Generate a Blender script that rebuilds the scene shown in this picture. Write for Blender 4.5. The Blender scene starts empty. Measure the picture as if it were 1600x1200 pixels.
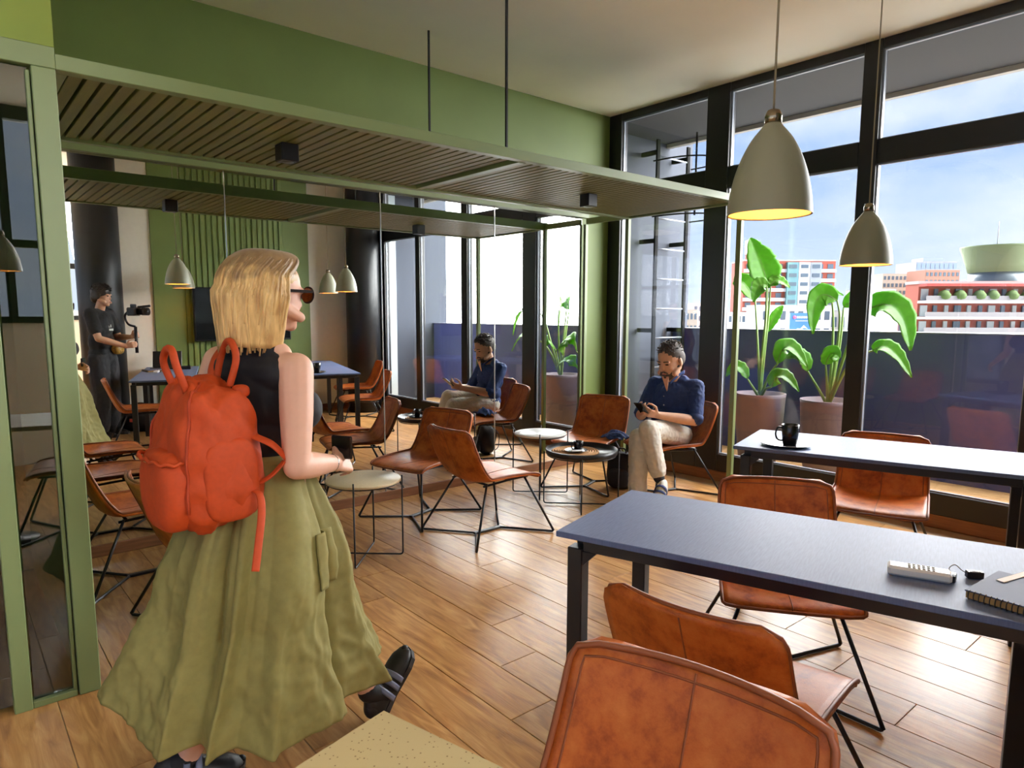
import bpy, bmesh, math, random
from mathutils import Vector, Matrix, noise
random.seed(7)
PI = math.pi
scene = bpy.context.scene
COL = scene.collection
WORLD_STRENGTH = 0.47; SUN_STRENGTH = 23.0; SUN_ANGLE = 168; SUN_DIR = (-0.93, -0.04, -0.17); EXPOSURE = 1.7

# ------------------------------------------------------------------ camera
HC = 1.40995                       # lens height above the floor
f_px, cx_px, cy_px, yaw, pitch, roll = 1061.676, 794.236, 619.599, 0.69906, 0.12065, 0.0021
fw = Vector((math.sin(yaw)*math.cos(pitch), math.cos(yaw)*math.cos(pitch), -math.sin(pitch)))
rt = Vector((math.cos(yaw), -math.sin(yaw), 0)); upv = rt.cross(fw)
rt2 = rt*math.cos(roll) + upv*math.sin(roll); up2 = upv*math.cos(roll) - rt*math.sin(roll)
cd = bpy.data.cameras.new('camera'); cam = bpy.data.objects.new('camera', cd); COL.objects.link(cam)
cam.matrix_world = Matrix(((rt2.x, up2.x, -fw.x, 0), (rt2.y, up2.y, -fw.y, 0), (rt2.z, up2.z, -fw.z, HC), (0, 0, 0, 1)))
cd.sensor_width = 36; cd.lens = 36*f_px/1600
cd.shift_x = (800-cx_px)/1600; cd.shift_y = (cy_px-600)/1600
cd.clip_start = 0.05; cd.clip_end = 2000
scene.camera = cam

# ------------------------------------------------------------------ world (bright, broken cloud), sun, exposure
world = bpy.data.worlds.new('world'); scene.world = world; world.use_nodes = True
nt = world.node_tree; nt.nodes.clear()
def wn(t, **k):
    n = nt.nodes.new(t)
    for a, b in k.items(): setattr(n, a, b)
    return n
out = wn('ShaderNodeOutputWorld'); bg = wn('ShaderNodeBackground'); tc = wn('ShaderNodeTexCoord')
sep = wn('ShaderNodeSeparateXYZ'); nt.links.new(tc.outputs['Generated'], sep.inputs[0])
ramp = wn('ShaderNodeValToRGB'); nt.links.new(sep.outputs['Z'], ramp.inputs[0])
ramp.color_ramp.elements[0].position = 0.0; ramp.color_ramp.elements[0].color = (0.62, 0.70, 0.84, 1)
ramp.color_ramp.elements[1].position = 0.55; ramp.color_ramp.elements[1].color = (0.20, 0.34, 0.68, 1)
e = ramp.color_ramp.elements.new(0.18); e.color = (0.36, 0.49, 0.78, 1)
mp = wn('ShaderNodeMapping'); mp.inputs['Scale'].default_value = (1.5, 1.5, 4.0); nt.links.new(tc.outputs['Generated'], mp.inputs[0])
nz = wn('ShaderNodeTexNoise'); nz.inputs['Scale'].default_value = 2.2; nz.inputs['Detail'].default_value = 7; nz.inputs['Roughness'].default_value = 0.55
nt.links.new(mp.outputs[0], nz.inputs['Vector'])
cr = wn('ShaderNodeValToRGB'); nt.links.new(nz.outputs['Fac'], cr.inputs[0])
cr.color_ramp.elements[0].position = 0.42; cr.color_ramp.elements[0].color = (0, 0, 0, 1)
cr.color_ramp.elements[1].position = 0.66; cr.color_ramp.elements[1].color = (1, 1, 1, 1)
mx = wn('ShaderNodeMix', data_type='RGBA'); nt.links.new(cr.outputs['Color'], mx.inputs['Factor'])
nt.links.new(ramp.outputs['Color'], mx.inputs[6]); mx.inputs[7].default_value = (0.70, 0.74, 0.82, 1)
nt.links.new(mx.outputs[2], bg.inputs['Color']); bg.inputs['Strength'].default_value = WORLD_STRENGTH
nt.links.new(bg.outputs[0], out.inputs[0])
# soft sun behind thin cloud, coming in over the terrace
sd = bpy.data.lights.new('sun', 'SUN'); sun = bpy.data.objects.new('sun', sd); COL.objects.link(sun)
sd.energy = SUN_STRENGTH; sd.angle = math.radians(SUN_ANGLE); sd.color = (1.0, 0.97, 0.92)
sun.rotation_euler = Vector(SUN_DIR).to_track_quat('-Z', 'Y').to_euler(); sun.location = (12, 4, 9)
vs = scene.view_settings; vs.view_transform = 'Standard'; vs.look = 'None'; vs.gamma = 1.0; vs.use_curve_mapping = False
vs.exposure = EXPOSURE
scene.cycles.use_denoising = True
scene.cycles.max_bounces = 12; scene.cycles.diffuse_bounces = 6; scene.cycles.glossy_bounces = 6; scene.cycles.transparent_max_bounces = 24
scene.cycles.sample_clamp_indirect = 8.0; scene.cycles.caustics_reflective = False; scene.cycles.caustics_refractive = False

# ------------------------------------------------------------------ helpers
def V(*a): return Vector(a)
class MB:
    """collects faces; build() links them as one mesh object"""
    def __init__(self): self.v = []; self.f = []; self.sm = []
    def add(self, vs, fs, smooth=False):
        n = len(self.v); self.v += [tuple(p) for p in vs]
        for f in fs: self.f.append(tuple(i+n for i in f)); self.sm.append(smooth)
        return self
    def box(self, c, s, rot=None, bev=0.0):
        x, y, z = s[0]/2, s[1]/2, s[2]/2
        if bev <= 0:
            pts = [(-x,-y,-z),(x,-y,-z),(x,y,-z),(-x,y,-z),(-x,-y,z),(x,-y,z),(x,y,z),(-x,y,z)]
            fs = [(0,3,2,1),(4,5,6,7),(0,1,5,4),(1,2,6,5),(2,3,7,6),(3,0,4,7)]
        else:
            b = min(bev, x*.9, y*.9, z*.9); pts = []; fs = []
            idx = {}
            for sx in (-1,1):
                for sy in (-1,1):
                    for sz in (-1,1):
                        for a in range(3):
                            p = [sx*(x-b), sy*(y-b), sz*(z-b)]; p[a] = (sx*x, sy*y, sz*z)[a]
                            idx[(sx,sy,sz,a)] = len(pts); pts.append(tuple(p))
            def quad(k): fs.append(tuple(idx[q] for q in k))
            for a in range(3):
                o = [i for i in range(3) if i != a]
                for s in (-1,1):
                    k = []
                    for (u, w) in ((-1,-1),(1,-1),(1,1),(-1,1)):
                        t = [0,0,0]; t[a] = s; t[o[0]] = u; t[o[1]] = w; k.append((*t, a))
                    flip = (s > 0) != (a == 1)
                    quad(k if flip else k[::-1])
                # edges along axis a
                for u in (-1,1):
                    for w in (-1,1):
                        def K(sa, ax):
                            t = [0,0,0]; t[a] = sa; t[o[0]] = u; t[o[1]] = w; return (*t, ax)
                        quad([K(-1,o[0]), K(1,o[0]), K(1,o[1]), K(-1,o[1])])
            for sx in (-1,1):
                for sy in (-1,1):
                    for sz in (-1,1): fs.append(tuple(idx[(sx,sy,sz,a)] for a in range(3)))
        M = rot if rot is not None else Matrix.Identity(3)
        c = Vector(c)
        return self.add([c + M @ Vector(p) for p in pts], fs)
    def bar(self, a, b, w, h=None, up=(0,0,1)):
        """rectangular bar from a to b"""
        a = Vector(a); b = Vector(b); d = b-a; L = d.length; d.normalize(); up = Vector(up)
        s = d.cross(up)
        if s.length < 1e-6: s = d.cross(Vector((0,1,0)))
        s.normalize(); u = s.cross(d); R = Matrix((d, s, u)).transposed()
        return self.box((a+b)/2, (L, w, h if h else w), R)
    def tube(self, pts, r, n=8, closed=False, cap=True, smooth=True, flat=1.0):
        pts = [Vector(p) for p in pts]; m = len(pts)
        rs = r if isinstance(r, (list, tuple)) else [r]*m
        tang = []
        for i in range(m):
            if closed: t = pts[(i+1) % m] - pts[(i-1) % m]
            else: t = pts[min(i+1, m-1)] - pts[max(i-1, 0)]
            tang.append(t.normalized())
        ref = Vector((0,0,1)) if abs(tang[0].z) < .9 else Vector((1,0,0))
        nrm = (ref - tang[0]*ref.dot(tang[0])).normalized()
        vs = []
        for i in range(m):
            nrm = (nrm - tang[i]*nrm.dot(tang[i]))
            if nrm.length < 1e-6: nrm = tang[i].orthogonal()
            nrm.normalize(); bn = tang[i].cross(nrm)
            for k in range(n):
                a = 2*PI*k/n; vs.append(pts[i] + (nrm*math.cos(a)*flat + bn*math.sin(a))*rs[i])
        fs = []
        for i in range(m if closed else m-1):
            j = (i+1) % m
            for k in range(n):
                k2 = (k+1) % n; fs.append((i*n+k, i*n+k2, j*n+k2, j*n+k))
        if cap and not closed:
            fs.append(tuple(range(n))[::-1]); fs.append(tuple((m-1)*n+k for k in range(n)))
        return self.add(vs, fs, smooth)
    def lathe(self, prof, n=32, c=(0,0,0), smooth=True, cap=True):
        """prof = [(r, z)...]"""
        c = Vector(c); vs = []; fs = []
        for r, z in prof:
            for k in range(n):
                a = 2*PI*k/n; vs.append(c + Vector((r*math.cos(a), r*math.sin(a), z)))
        for i in range(len(prof)-1):
            for k in range(n):
                k2 = (k+1) % n; fs.append((i*n+k, i*n+k2, (i+1)*n+k2, (i+1)*n+k))
        if cap and prof[0][0] > 1e-5: fs.append(tuple(range(n))[::-1])
        if cap and prof[-1][0] > 1e-5: fs.append(tuple((len(prof)-1)*n+k for k in range(n)))
        return self.add(vs, fs, smooth)
    def prism(self, poly, axis_o, ex, ey, thick, smooth=False):
        """poly 2D in (ex, ey) at axis_o, extruded along ex x ey"""
        o = Vector(axis_o); ex = Vector(ex); ey = Vector(ey); n = ex.cross(ey).normalized()*thick
        a = [o + ex*p[0] + ey*p[1] for p in poly]; m = len(a)
        vs = a + [p+n for p in a]
        fs = [tuple(range(m))[::-1], tuple(range(m, 2*m))] + [(i, (i+1) % m, m+(i+1) % m, m+i) for i in range(m)]
        return self.add(vs, fs, smooth)
    def sheet(self, fn, nu, nv, thick=0.0, closed_u=False, smooth=True):
        """fn(u,v)->Vector, u,v in 0..1; thick gives it a back side"""
        P = [[Vector(fn(i/nu, j/nv)) for i in range(nu if closed_u else nu+1)] for j in range(nv+1)]
        W = len(P[0]); vs = [p for row in P for p in row]; fs = []
        for j in range(nv):
            for i in range(nu):
                i2 = (i+1) % W; fs.append((j*W+i, j*W+i2, (j+1)*W+i2, (j+1)*W+i))
        if thick:
            N = []
            for j in range(nv+1):
                for i in range(W):
                    il, ir = ((i-1) % W, (i+1) % W) if closed_u else (max(i-1,0), min(i+1,W-1))
                    du = P[j][ir]-P[j][il]; dv = P[min(j+1,nv)][i]-P[max(j-1,0)][i]
                    nn = du.cross(dv); N.append(nn.normalized() if nn.length > 1e-9 else Vector((0,0,1)))
            m = len(vs); vs = vs + [p - nn*thick for p, nn in zip(vs, N)]
            fs = fs + [tuple(i+m for i in f)[::-1] for f in fs]
            edge = [(0*W+i, 0*W+(i+1) % W) for i in range(nu)]
            for a, b in edge: fs.append((b, a, a+m, b+m))
            for i in range(nu):
                a, b = nv*W+i, nv*W+(i+1) % W; fs.append((a, b, b+m, a+m))
            if not closed_u:
                for j in range(nv):
                    a, b = j*W, (j+1)*W; fs.append((a, b, b+m, a+m))
                    a, b = j*W+W-1, (j+1)*W+W-1; fs.append((b, a, a+m, b+m))
        return self.add(vs, fs, smooth)
    def mesh(self, name):
        me = bpy.data.meshes.new(name); me.from_pydata(self.v, [], self.f)
        me.polygons.foreach_set('use_smooth', self.sm); me.update()
        bm = bmesh.new(); bm.from_mesh(me); bmesh.ops.recalc_face_normals(bm, faces=bm.faces); bm.to_mesh(me); bm.free()
        return me
    def build(self, name, mat, parent=None, **k):
        return obj(name, self.mesh(name), mat, parent, **k)
def obj(name, me, mat=None, parent=None, loc=None, rot=None):
    o = bpy.data.objects.new(name, me); COL.objects.link(o)
    if mat is not None and me is not None and not me.materials: me.materials.append(mat)
    if parent is not None: o.parent = parent
    if loc is not None: o.location = loc
    if rot is not None: o.rotation_euler = rot
    return o
def tag(o, label, cat, group=None):
    o['label'] = label; o['category'] = cat
    if group: o['group'] = group
    return o
def thing(name, label, cat, loc=(0,0,0), rz=0.0, group=None):
    o = obj(name, None, None, None, loc, (0,0,rz)); o.empty_display_size = .05
    return tag(o, label, cat, group)
def struct(o, label=None):
    o['kind'] = 'structure'
    if label: o['label'] = label
    return o
def sempty(name, loc=(0,0,0), label=None):
    o = obj(name, None, None, None, loc); o.empty_display_size = .05
    return struct(o, label)
def copy_tree(o, parent=None):
    c = o.copy(); COL.objects.link(c); c.parent = parent
    for ch in list(o.children): copy_tree(ch, c)
    return c
def bez(pts, n=8):
    """Catmull-Rom through pts"""
    pts = [Vector(p) for p in pts]; out = []
    for i in range(len(pts)-1):
        p0 = pts[max(i-1,0)]; p1 = pts[i]; p2 = pts[i+1]; p3 = pts[min(i+2,len(pts)-1)]
        for k in range(n):
            t = k/n; out.append(.5*((2*p1)+(-p0+p2)*t+(2*p0-5*p1+4*p2-p3)*t*t+(-p0+3*p1-3*p2+p3)*t**3))
    out.append(pts[-1]); return out
def rounded(pts, r, n=5):
    """polyline with rounded corners"""
    pts = [Vector(p) for p in pts]; out = [pts[0]]
    for i in range(1, len(pts)-1):
        a, b, c = pts[i-1], pts[i], pts[i+1]; d1 = (a-b); d2 = (c-b)
        rr = min(r, d1.length*.49, d2.length*.49); p = b+d1.normalized()*rr; q = b+d2.normalized()*rr
        for k in range(n+1):
            t = k/n; out.append((1-t)**2*p + 2*t*(1-t)*b + t*t*q)
    out.append(pts[-1]); return out

# ------------------------------------------------------------------ materials
def lin(c):
    return tuple((x/12.92 if x <= .04045 else ((x+.055)/1.055)**2.4) for x in (v/255 for v in c)) + (1,)
MATS = {}
def mat(name, col, rough=.5, metal=0.0, spec=.5, noise_amt=0.0, noise_scale=20, bump=0.0, bump_scale=80, col2=None, stretch=None, emit=None, coat=0.0, transl=0.0, sheen=0.0):
    if name in MATS: return MATS[name]
    m = bpy.data.materials.new(name); m.use_nodes = True; t = m.node_tree; b = t.nodes['Principled BSDF']
    b.inputs['Base Color'].default_value = lin(col); b.inputs['Roughness'].default_value = rough; b.inputs['Metallic'].default_value = metal
    b.inputs['Specular IOR Level'].default_value = spec; b.inputs['Coat Weight'].default_value = coat; b.inputs['Sheen Weight'].default_value = sheen
    if emit: b.inputs['Emission Color'].default_value = lin(emit[0]); b.inputs['Emission Strength'].default_value = emit[1]
    if noise_amt or bump or col2:
        tc = t.nodes.new('ShaderNodeTexCoord'); mp = t.nodes.new('ShaderNodeMapping'); t.links.new(tc.outputs['Object'], mp.inputs[0])
        if stretch: mp.inputs['Scale'].default_value = stretch
        if noise_amt or col2:
            n = t.nodes.new('ShaderNodeTexNoise'); n.inputs['Scale'].default_value = noise_scale; n.inputs['Detail'].default_value = 5
            t.links.new(mp.outputs[0], n.inputs['Vector'])
            r = t.nodes.new('ShaderNodeValToRGB'); t.links.new(n.outputs['Fac'], r.inputs[0])
            c = lin(col); c2 = lin(col2) if col2 else tuple(min(1, x*(1-noise_amt)) for x in c[:3])+(1,)
            r.color_ramp.elements[0].position = .32; r.color_ramp.elements[0].color = c2
            r.color_ramp.elements[1].position = .68; r.color_ramp.elements[1].color = c if col2 else tuple(min(1, x*(1+noise_amt)) for x in c[:3])+(1,)
            t.links.new(r.outputs[0], b.inputs['Base Color'])
        if bump:
            n2 = t.nodes.new('ShaderNodeTexNoise'); n2.inputs['Scale'].default_value = bump_scale; n2.inputs['Detail'].default_value = 4
            t.links.new(mp.outputs[0], n2.inputs['Vector'])
            bp = t.nodes.new('ShaderNodeBump'); bp.inputs['Strength'].default_value = bump; bp.inputs['Distance'].default_value = .01
            t.links.new(n2.outputs['Fac'], bp.inputs['Height']); t.links.new(bp.outputs[0], b.inputs['Normal'])
    if transl:
        tr = t.nodes.new('ShaderNodeBsdfTranslucent'); tr.inputs[0].default_value = lin(col); ms = t.nodes.new('ShaderNodeMixShader')
        ms.inputs[0].default_value = transl; o = t.nodes['Material Output']
        t.links.new(b.outputs[0], ms.inputs[1]); t.links.new(tr.outputs[0], ms.inputs[2]); t.links.new(ms.outputs[0], o.inputs[0])
    MATS[name] = m; return m
def glass(name, tint=(1,1,1), base=.04, rough=0.0):
    m = bpy.data.materials.new(name); m.use_nodes = True; t = m.node_tree; t.nodes.clear()
    o = t.nodes.new('ShaderNodeOutputMaterial'); ms = t.nodes.new('ShaderNodeMixShader')
    tr = t.nodes.new('ShaderNodeBsdfTransparent'); tr.inputs[0].default_value = (*tint, 1)
    gl = t.nodes.new('ShaderNodeBsdfGlossy'); gl.inputs['Roughness'].default_value = rough
    lw = t.nodes.new('ShaderNodeLayerWeight'); lw.inputs[0].default_value = .5
    pw = t.nodes.new('ShaderNodeMath'); pw.operation = 'POWER'; pw.inputs[1].default_value = 4.0; t.links.new(lw.outputs['Facing'], pw.inputs[0])
    ma = t.nodes.new('ShaderNodeMath'); ma.operation = 'MULTIPLY_ADD'; ma.inputs[1].default_value = .9; ma.inputs[2].default_value = base; ma.use_clamp = True
    t.links.new(pw.outputs[0], ma.inputs[0]); t.links.new(ma.outputs[0], ms.inputs[0])
    t.links.new(tr.outputs[0], ms.inputs[1]); t.links.new(gl.outputs[0], ms.inputs[2]); t.links.new(ms.outputs[0], o.inputs[0])
    MATS[name] = m; return m
def wood_floor():
    m = bpy.data.materials.new('floor_planks'); m.use_nodes = True; t = m.node_tree; b = t.nodes['Principled BSDF']
    L = t.links.new
    tc = t.nodes.new('ShaderNodeTexCoord'); oi = t.nodes.new('ShaderNodeObjectInfo')
    cmb = t.nodes.new('ShaderNodeCombineXYZ'); mul = t.nodes.new('ShaderNodeMath'); mul.operation = 'MULTIPLY'; mul.inputs[1].default_value = 40
    L(oi.outputs['Random'], mul.inputs[0]); L(mul.outputs[0], cmb.inputs[0]); L(mul.outputs[0], cmb.inputs[1]); L(mul.outputs[0], cmb.inputs[2])
    ad = t.nodes.new('ShaderNodeVectorMath'); ad.operation = 'ADD'; L(tc.outputs['Object'], ad.inputs[0]); L(cmb.outputs[0], ad.inputs[1])
    mp = t.nodes.new('ShaderNodeMapping'); mp.inputs['Scale'].default_value = (9, 1.3, 4); L(ad.outputs[0], mp.inputs[0])
    n1 = t.nodes.new('ShaderNodeTexNoise'); n1.inputs['Scale'].default_value = 2.6; n1.inputs['Detail'].default_value = 8; n1.inputs['Distortion'].default_value = 1.2
    L(mp.outputs[0], n1.inputs['Vector'])
    mp2 = t.nodes.new('ShaderNodeMapping'); mp2.inputs['Scale'].default_value = (60, 3, 20); L(ad.outputs[0], mp2.inputs[0])
    n2 = t.nodes.new('ShaderNodeTexNoise'); n2.inputs['Scale'].default_value = 3; n2.inputs['Detail'].default_value = 4; L(mp2.outputs[0], n2.inputs['Vector'])
    r = t.nodes.new('ShaderNodeValToRGB'); L(n1.outputs['Fac'], r.inputs[0])
    r.color_ramp.elements[0].position = .28; r.color_ramp.elements[0].color = lin((150, 102, 58))
    r.color_ramp.elements[1].position = .72; r.color_ramp.elements[1].color = lin((212, 166, 108))
    e = r.color_ramp.elements.new(.5); e.color = lin((188, 138, 82))
    mx = t.nodes.new('ShaderNodeMix'); mx.data_type = 'RGBA'; mx.blend_type = 'MULTIPLY'; mx.inputs[0].default_value = .35
    L(r.outputs[0], mx.inputs[6]); L(n2.outputs['Color'], mx.inputs[7])
    gr = t.nodes.new('ShaderNodeValToRGB'); L(n2.outputs['Fac'], gr.inputs[0]); gr.color_ramp.elements[0].color = (.72,.72,.72,1); gr.color_ramp.elements[1].color = (1,1,1,1)
    L(gr.outputs[0], mx.inputs[7])
    hs = t.nodes.new('ShaderNodeHueSaturation'); L(mx.outputs[2], hs.inputs['Color'])
    vv = t.nodes.new('ShaderNodeMapRange'); vv.inputs[3].default_value = .85; vv.inputs[4].default_value = 1.15; L(oi.outputs['Random'], vv.inputs[0]); L(vv.outputs[0], hs.inputs['Value'])
    L(hs.outputs[0], b.inputs['Base Color'])
    b.inputs['Roughness'].default_value = .32; b.inputs['Specular IOR Level'].default_value = .36
    bp = t.nodes.new('ShaderNodeBump'); bp.inputs['Strength'].default_value = .12; bp.inputs['Distance'].default_value = .004; L(n2.outputs['Fac'], bp.inputs['Height']); L(bp.outputs[0], b.inputs['Normal'])
    MATS['floor_planks'] = m; return m
def leather(name, base, dark, light, worn=.5, rough=.42):
    m = bpy.data.materials.new(name); m.use_nodes = True; t = m.node_tree; b = t.nodes['Principled BSDF']; L = t.links.new
    tc = t.nodes.new('ShaderNodeTexCoord'); oi = t.nodes.new('ShaderNodeObjectInfo'); ad = t.nodes.new('ShaderNodeVectorMath'); ad.operation = 'ADD'
    mul = t.nodes.new('ShaderNodeVectorMath'); mul.operation = 'SCALE'; mul.inputs['Scale'].default_value = 9; L(oi.outputs['Location'], mul.inputs[0])
    L(tc.outputs['Object'], ad.inputs[0]); L(mul.outputs[0], ad.inputs[1])
    n = t.nodes.new('ShaderNodeTexNoise'); n.inputs['Scale'].default_value = 11; n.inputs['Detail'].default_value = 9; n.inputs['Roughness'].default_value = .68; L(ad.outputs[0], n.inputs['Vector'])
    r = t.nodes.new('ShaderNodeValToRGB'); L(n.outputs['Fac'], r.inputs[0])
    r.color_ramp.elements[0].position = .34; r.color_ramp.elements[0].color = lin(dark)
    r.color_ramp.elements[1].position = .72; r.color_ramp.elements[1].color = lin(light)
    e = r.color_ramp.elements.new(.50); e.color = lin(base)
    L(r.outputs[0], b.inputs['Base Color']); b.inputs['Roughness'].default_value = rough; b.inputs['Specular IOR Level'].default_value = .32
    n2 = t.nodes.new('ShaderNodeTexVoronoi'); n2.inputs['Scale'].default_value = 260; L(ad.outputs[0], n2.inputs['Vector'])
    bp = t.nodes.new('ShaderNodeBump'); bp.inputs['Strength'].default_value = .12; bp.inputs['Distance'].default_value = .002; L(n2.outputs['Distance'], bp.inputs['Height']); L(bp.outputs[0], b.inputs['Normal'])
    MATS[name] = m; return m
GREEN = mat('green_paint', (108, 126, 62), .55, noise_amt=.05, noise_scale=3, bump=.04, bump_scale=300)
GREENM = mat('green_metal', (124, 140, 92), .4, spec=.5)
SLATM = mat('olive_slat', (118, 117, 62), .5, noise_amt=.10, noise_scale=9, stretch=(30, 1, 1))
WHITE = mat('white_wall', (240, 236, 224), .6, noise_amt=.02)
CEIL = mat('ceiling_paint', (251, 245, 224), .7, noise_amt=.02, noise_scale=2)
BLACKM = mat('black_metal', (26, 26, 30), .38, spec=.5)
FRAME = mat('black_aluminium', (18, 18, 22), .38, spec=.5)
COLUMN = mat('black_column', (26, 27, 31), .42, noise_amt=.15, noise_scale=14, bump=.05)
WOODTRIM = mat('wood_trim', (132, 88, 58), .5, noise_amt=.18, noise_scale=6, stretch=(1, 12, 12))
WOODTRIMY = mat('wood_trim_y', (140, 94, 60), .5, noise_amt=.18, noise_scale=6, stretch=(12, 1, 12))
GROUT = mat('grout', (168, 142, 114), .8)
PLANK = wood_floor()
LEATHER = leather('tan_leather', (184, 97, 38), (136, 60, 22), (203, 121, 58))
PIPING = mat('leather_piping', (140, 76, 42), .5)
GLASS = glass('window_glass', (.96, .98, 1.0), .045)
BOOTHGLASS = glass('booth_glass', (.45, .52, .52), .13)
mm = bpy.data.materials.new('mirror'); mm.use_nodes = True; _b = mm.node_tree.nodes['Principled BSDF']
_b.inputs['Base Color'].default_value = (.90, .92, .90, 1); _b.inputs['Metallic'].default_value = 1; _b.inputs['Roughness'].default_value = 0.0
MIRROR = mm

# ================================================================== the room
MY, WX, CZ, BY, IY, XE, XB = 4.4576, 5.0117, 3.2495, 2.838, 3.955, 4.678, 0.380
BT, BB = 2.281, 2.23            # canopy beam top / bottom
fl = struct(MB().box((1.0, .75, -.0285), (8.2, 7.6, .05)).build('floor', GROUT), 'wood look plank floor with pale joints')
plank = MB().box((0, 0, -.006), (.197, 1.1975, .012), bev=.0012).mesh('plank')
plank.materials.append(PLANK)
def short_plank(L):
    me = MB().box((0, 0, -.006), (.197, L-.0025, .012), bev=.0012).mesh('plank'); me.materials.append(PLANK); return me
Y0, Y1 = -2.2, MY-.005
for k in range(-20, 13):
    x = 2.44 + .2*k + .1
    j = (.82 + .305*k) % 1.2
    ys = [Y0]; yy = j - 4.8
    while yy < Y1:
        if yy > Y0+.03 and yy < Y1-.03: ys.append(yy)
        yy += 1.2
    ys.append(Y1)
    if x+.1 > WX-.02: continue
    for a, b in zip(ys, ys[1:]):
        o = obj('plank', plank if abs(b-a-1.2) < .01 else short_plank(b-a), None, fl); o.location = (x, (a+b)/2, 0)
struct(MB().box((1.0, 1.0, CZ+.05), (8.2, 7.2, .1)).build('ceiling', CEIL), 'cream painted ceiling')
struct(MB().box((1.0, MY+.08, CZ/2), (8.2, .12, CZ)).build('wall_mirror_side', GREEN), 'olive green wall behind and above the mirror')
struct(MB().box(((.44+WX)/2, MY+.012, .035), (WX-.44, .036, .07), bev=.003).build('baseboard_mirror_side', WOODTRIM), 'brown wooden plinth under the mirror')
# glazed booth front and side (left)
struct(MB().box((-1.4, BY+.045, (2.30+CZ)/2), (2*(XB+1.4), .09, CZ-2.30)).build('wall_booth_front', mat('green_paint_lit', (124, 142, 52), .55, noise_amt=.05, noise_scale=3)), 'green panel above the glazed booth, coloured brighter for window light')  # lighter copy of the wall green, window light put into its colour
struct(MB().box((XB-.03, (BY+.09+MY+.02)/2, CZ/2), (.06, MY+.02-BY-.09, CZ)).build('wall_booth_side', GREEN), 'olive green side wall of the booth')
bf = sempty('door_1', (0, BY, 0), 'green metal framed glass front of the booth')
MB().box((.345, .03, 1.115), (.07, .06, 2.23), bev=.003).build('jamb', GREENM, bf)
MB().box((.141, .03, 1.115), (.055, .06, 2.23), bev=.003).build('jamb', GREENM, bf)
MB().box((.300, .03, 1.115), (.012, .04, 2.20), bev=.002).build('glazing_bead', GREENM, bf)
MB().box((.2375, .03, .012), (.137, .05, .024), bev=.002).build('threshold', GREENM, bf)
MB().box((.2375, .03, 1.125), (.125, .010, 2.20)).build('pane', BOOTHGLASS, bf)
MB().box((-.66, .03, 1.125), (1.545, .010, 2.20)).build('pane', BOOTHGLASS, bf)
MB().box((-1.46, .03, 1.115), (.055, .06, 2.23), bev=.003).build('jamb', GREENM, bf)
MB().box((-1.4, .025, (BB+2.30)/2), (2*(XB+1.4), .05, 2.30-BB), bev=.002).build('head_rail', GREENM, bf)
wl = sempty('window_6', (-3.05, .4, 0), 'unseen glazed wall on the far left side, added to let in sky light')  # unseen left wall, glazed to bring more sky light into the room
MB().box((0, 0, .15), (.1, 4.9, .30)).build('sill_wall', WHITE, wl)
for i in range(5): MB().box((0, -2.4+i*1.2, CZ/2), (.08, .08, CZ), bev=.004).build('mullion', FRAME, wl)
for z in (.33, 2.04, CZ-.05): MB().box((0, 0, z), (.08, 4.8, .07), bev=.004).build('rail', FRAME, wl)
for i in range(4):
    for za, zb in ((.365, 2.0), (2.08, CZ-.085)): MB().box((0, -1.8+i*1.2, (za+zb)/2), (.012, 1.12, zb-za)).build('pane', GLASS, wl)
struct(MB().box((-3.05, 3.65, CZ/2), (.1, 1.62, CZ)).build('wall_left', WHITE), 'white wall')
# window wall (right), black aluminium
def window_bay(n, y0, y1, m0, m1, label):
    """bay between mullions; y0<y1 clear opening, m0..m1 mullion at its far side"""
    w = sempty('window_%d' % n, (WX, (y0+y1)/2, 0), label); yc = (y0+y1)/2; L = y1-y0
    MB().box((.035, (m0+m1)/2-yc, CZ/2+.045), (.09, m1-m0, CZ-.09), bev=.004).build('mullion', FRAME, w)
    MB().box((.035, 0, .1625), (.085, L, .145), bev=.004).build('bottom_rail', FRAME, w)
    MB().box((.035, 0, 2.517), (.085, L, .16), bev=.004).build('transom', FRAME, w)
    MB().box((.035, 0, CZ-.032), (.085, L, .064), bev=.004).build('top_rail', FRAME, w)
    bead = mat('grey_bead', (150, 158, 172), .35, spec=.5)
    for (za, zb) in ((.235, 2.437), (2.597, CZ-.064)):
        MB().box((.04, 0, (za+zb)/2), (.012, L-.004, zb-za-.004)).build('pane', GLASS, w)
        m = MB(); t = .010
        m.box((.028, -L/2+t/2, (za+zb)/2), (.02, t, zb-za)); m.box((.028, L/2-t/2, (za+zb)/2), (.02, t, zb-za))
        m.box((.028, 0, za+t/2), (.02, L-2*t, t)); m.box((.028, 0, zb-t/2), (.02, L-2*t, t))
        m.build('glazing_bead', bead, w)
window_bay(1, 3.415, 4.33, 4.33, MY+.02, 'tall black framed window beside the mirror wall')
window_bay(2, 2.18, 3.205, 3.205, 3.415, 'tall black framed window behind the seated man')
window_bay(3, 1.12, 2.06, 2.06, 2.18, 'tall black framed window behind the far table')
window_bay(4, .20, 1.02, 1.02, 1.12, 'tall black framed window seen in the mirror')
MB().box((WX+.035, .13, CZ/2), (.09, .14, CZ), bev=.004).build('trim_1', FRAME)['kind'] = 'structure'
struct(MB().box((WX+.02, 2.23, .045), (.05, 4.4, .09), bev=.003).build('baseboard_window_side', WOODTRIMY), 'brown wooden plinth under the windows')
struct(MB().box((WX+.035, -1.2, CZ/2), (.09, 2.52, CZ)).build('wall_right', WHITE), 'white wall')
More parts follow.
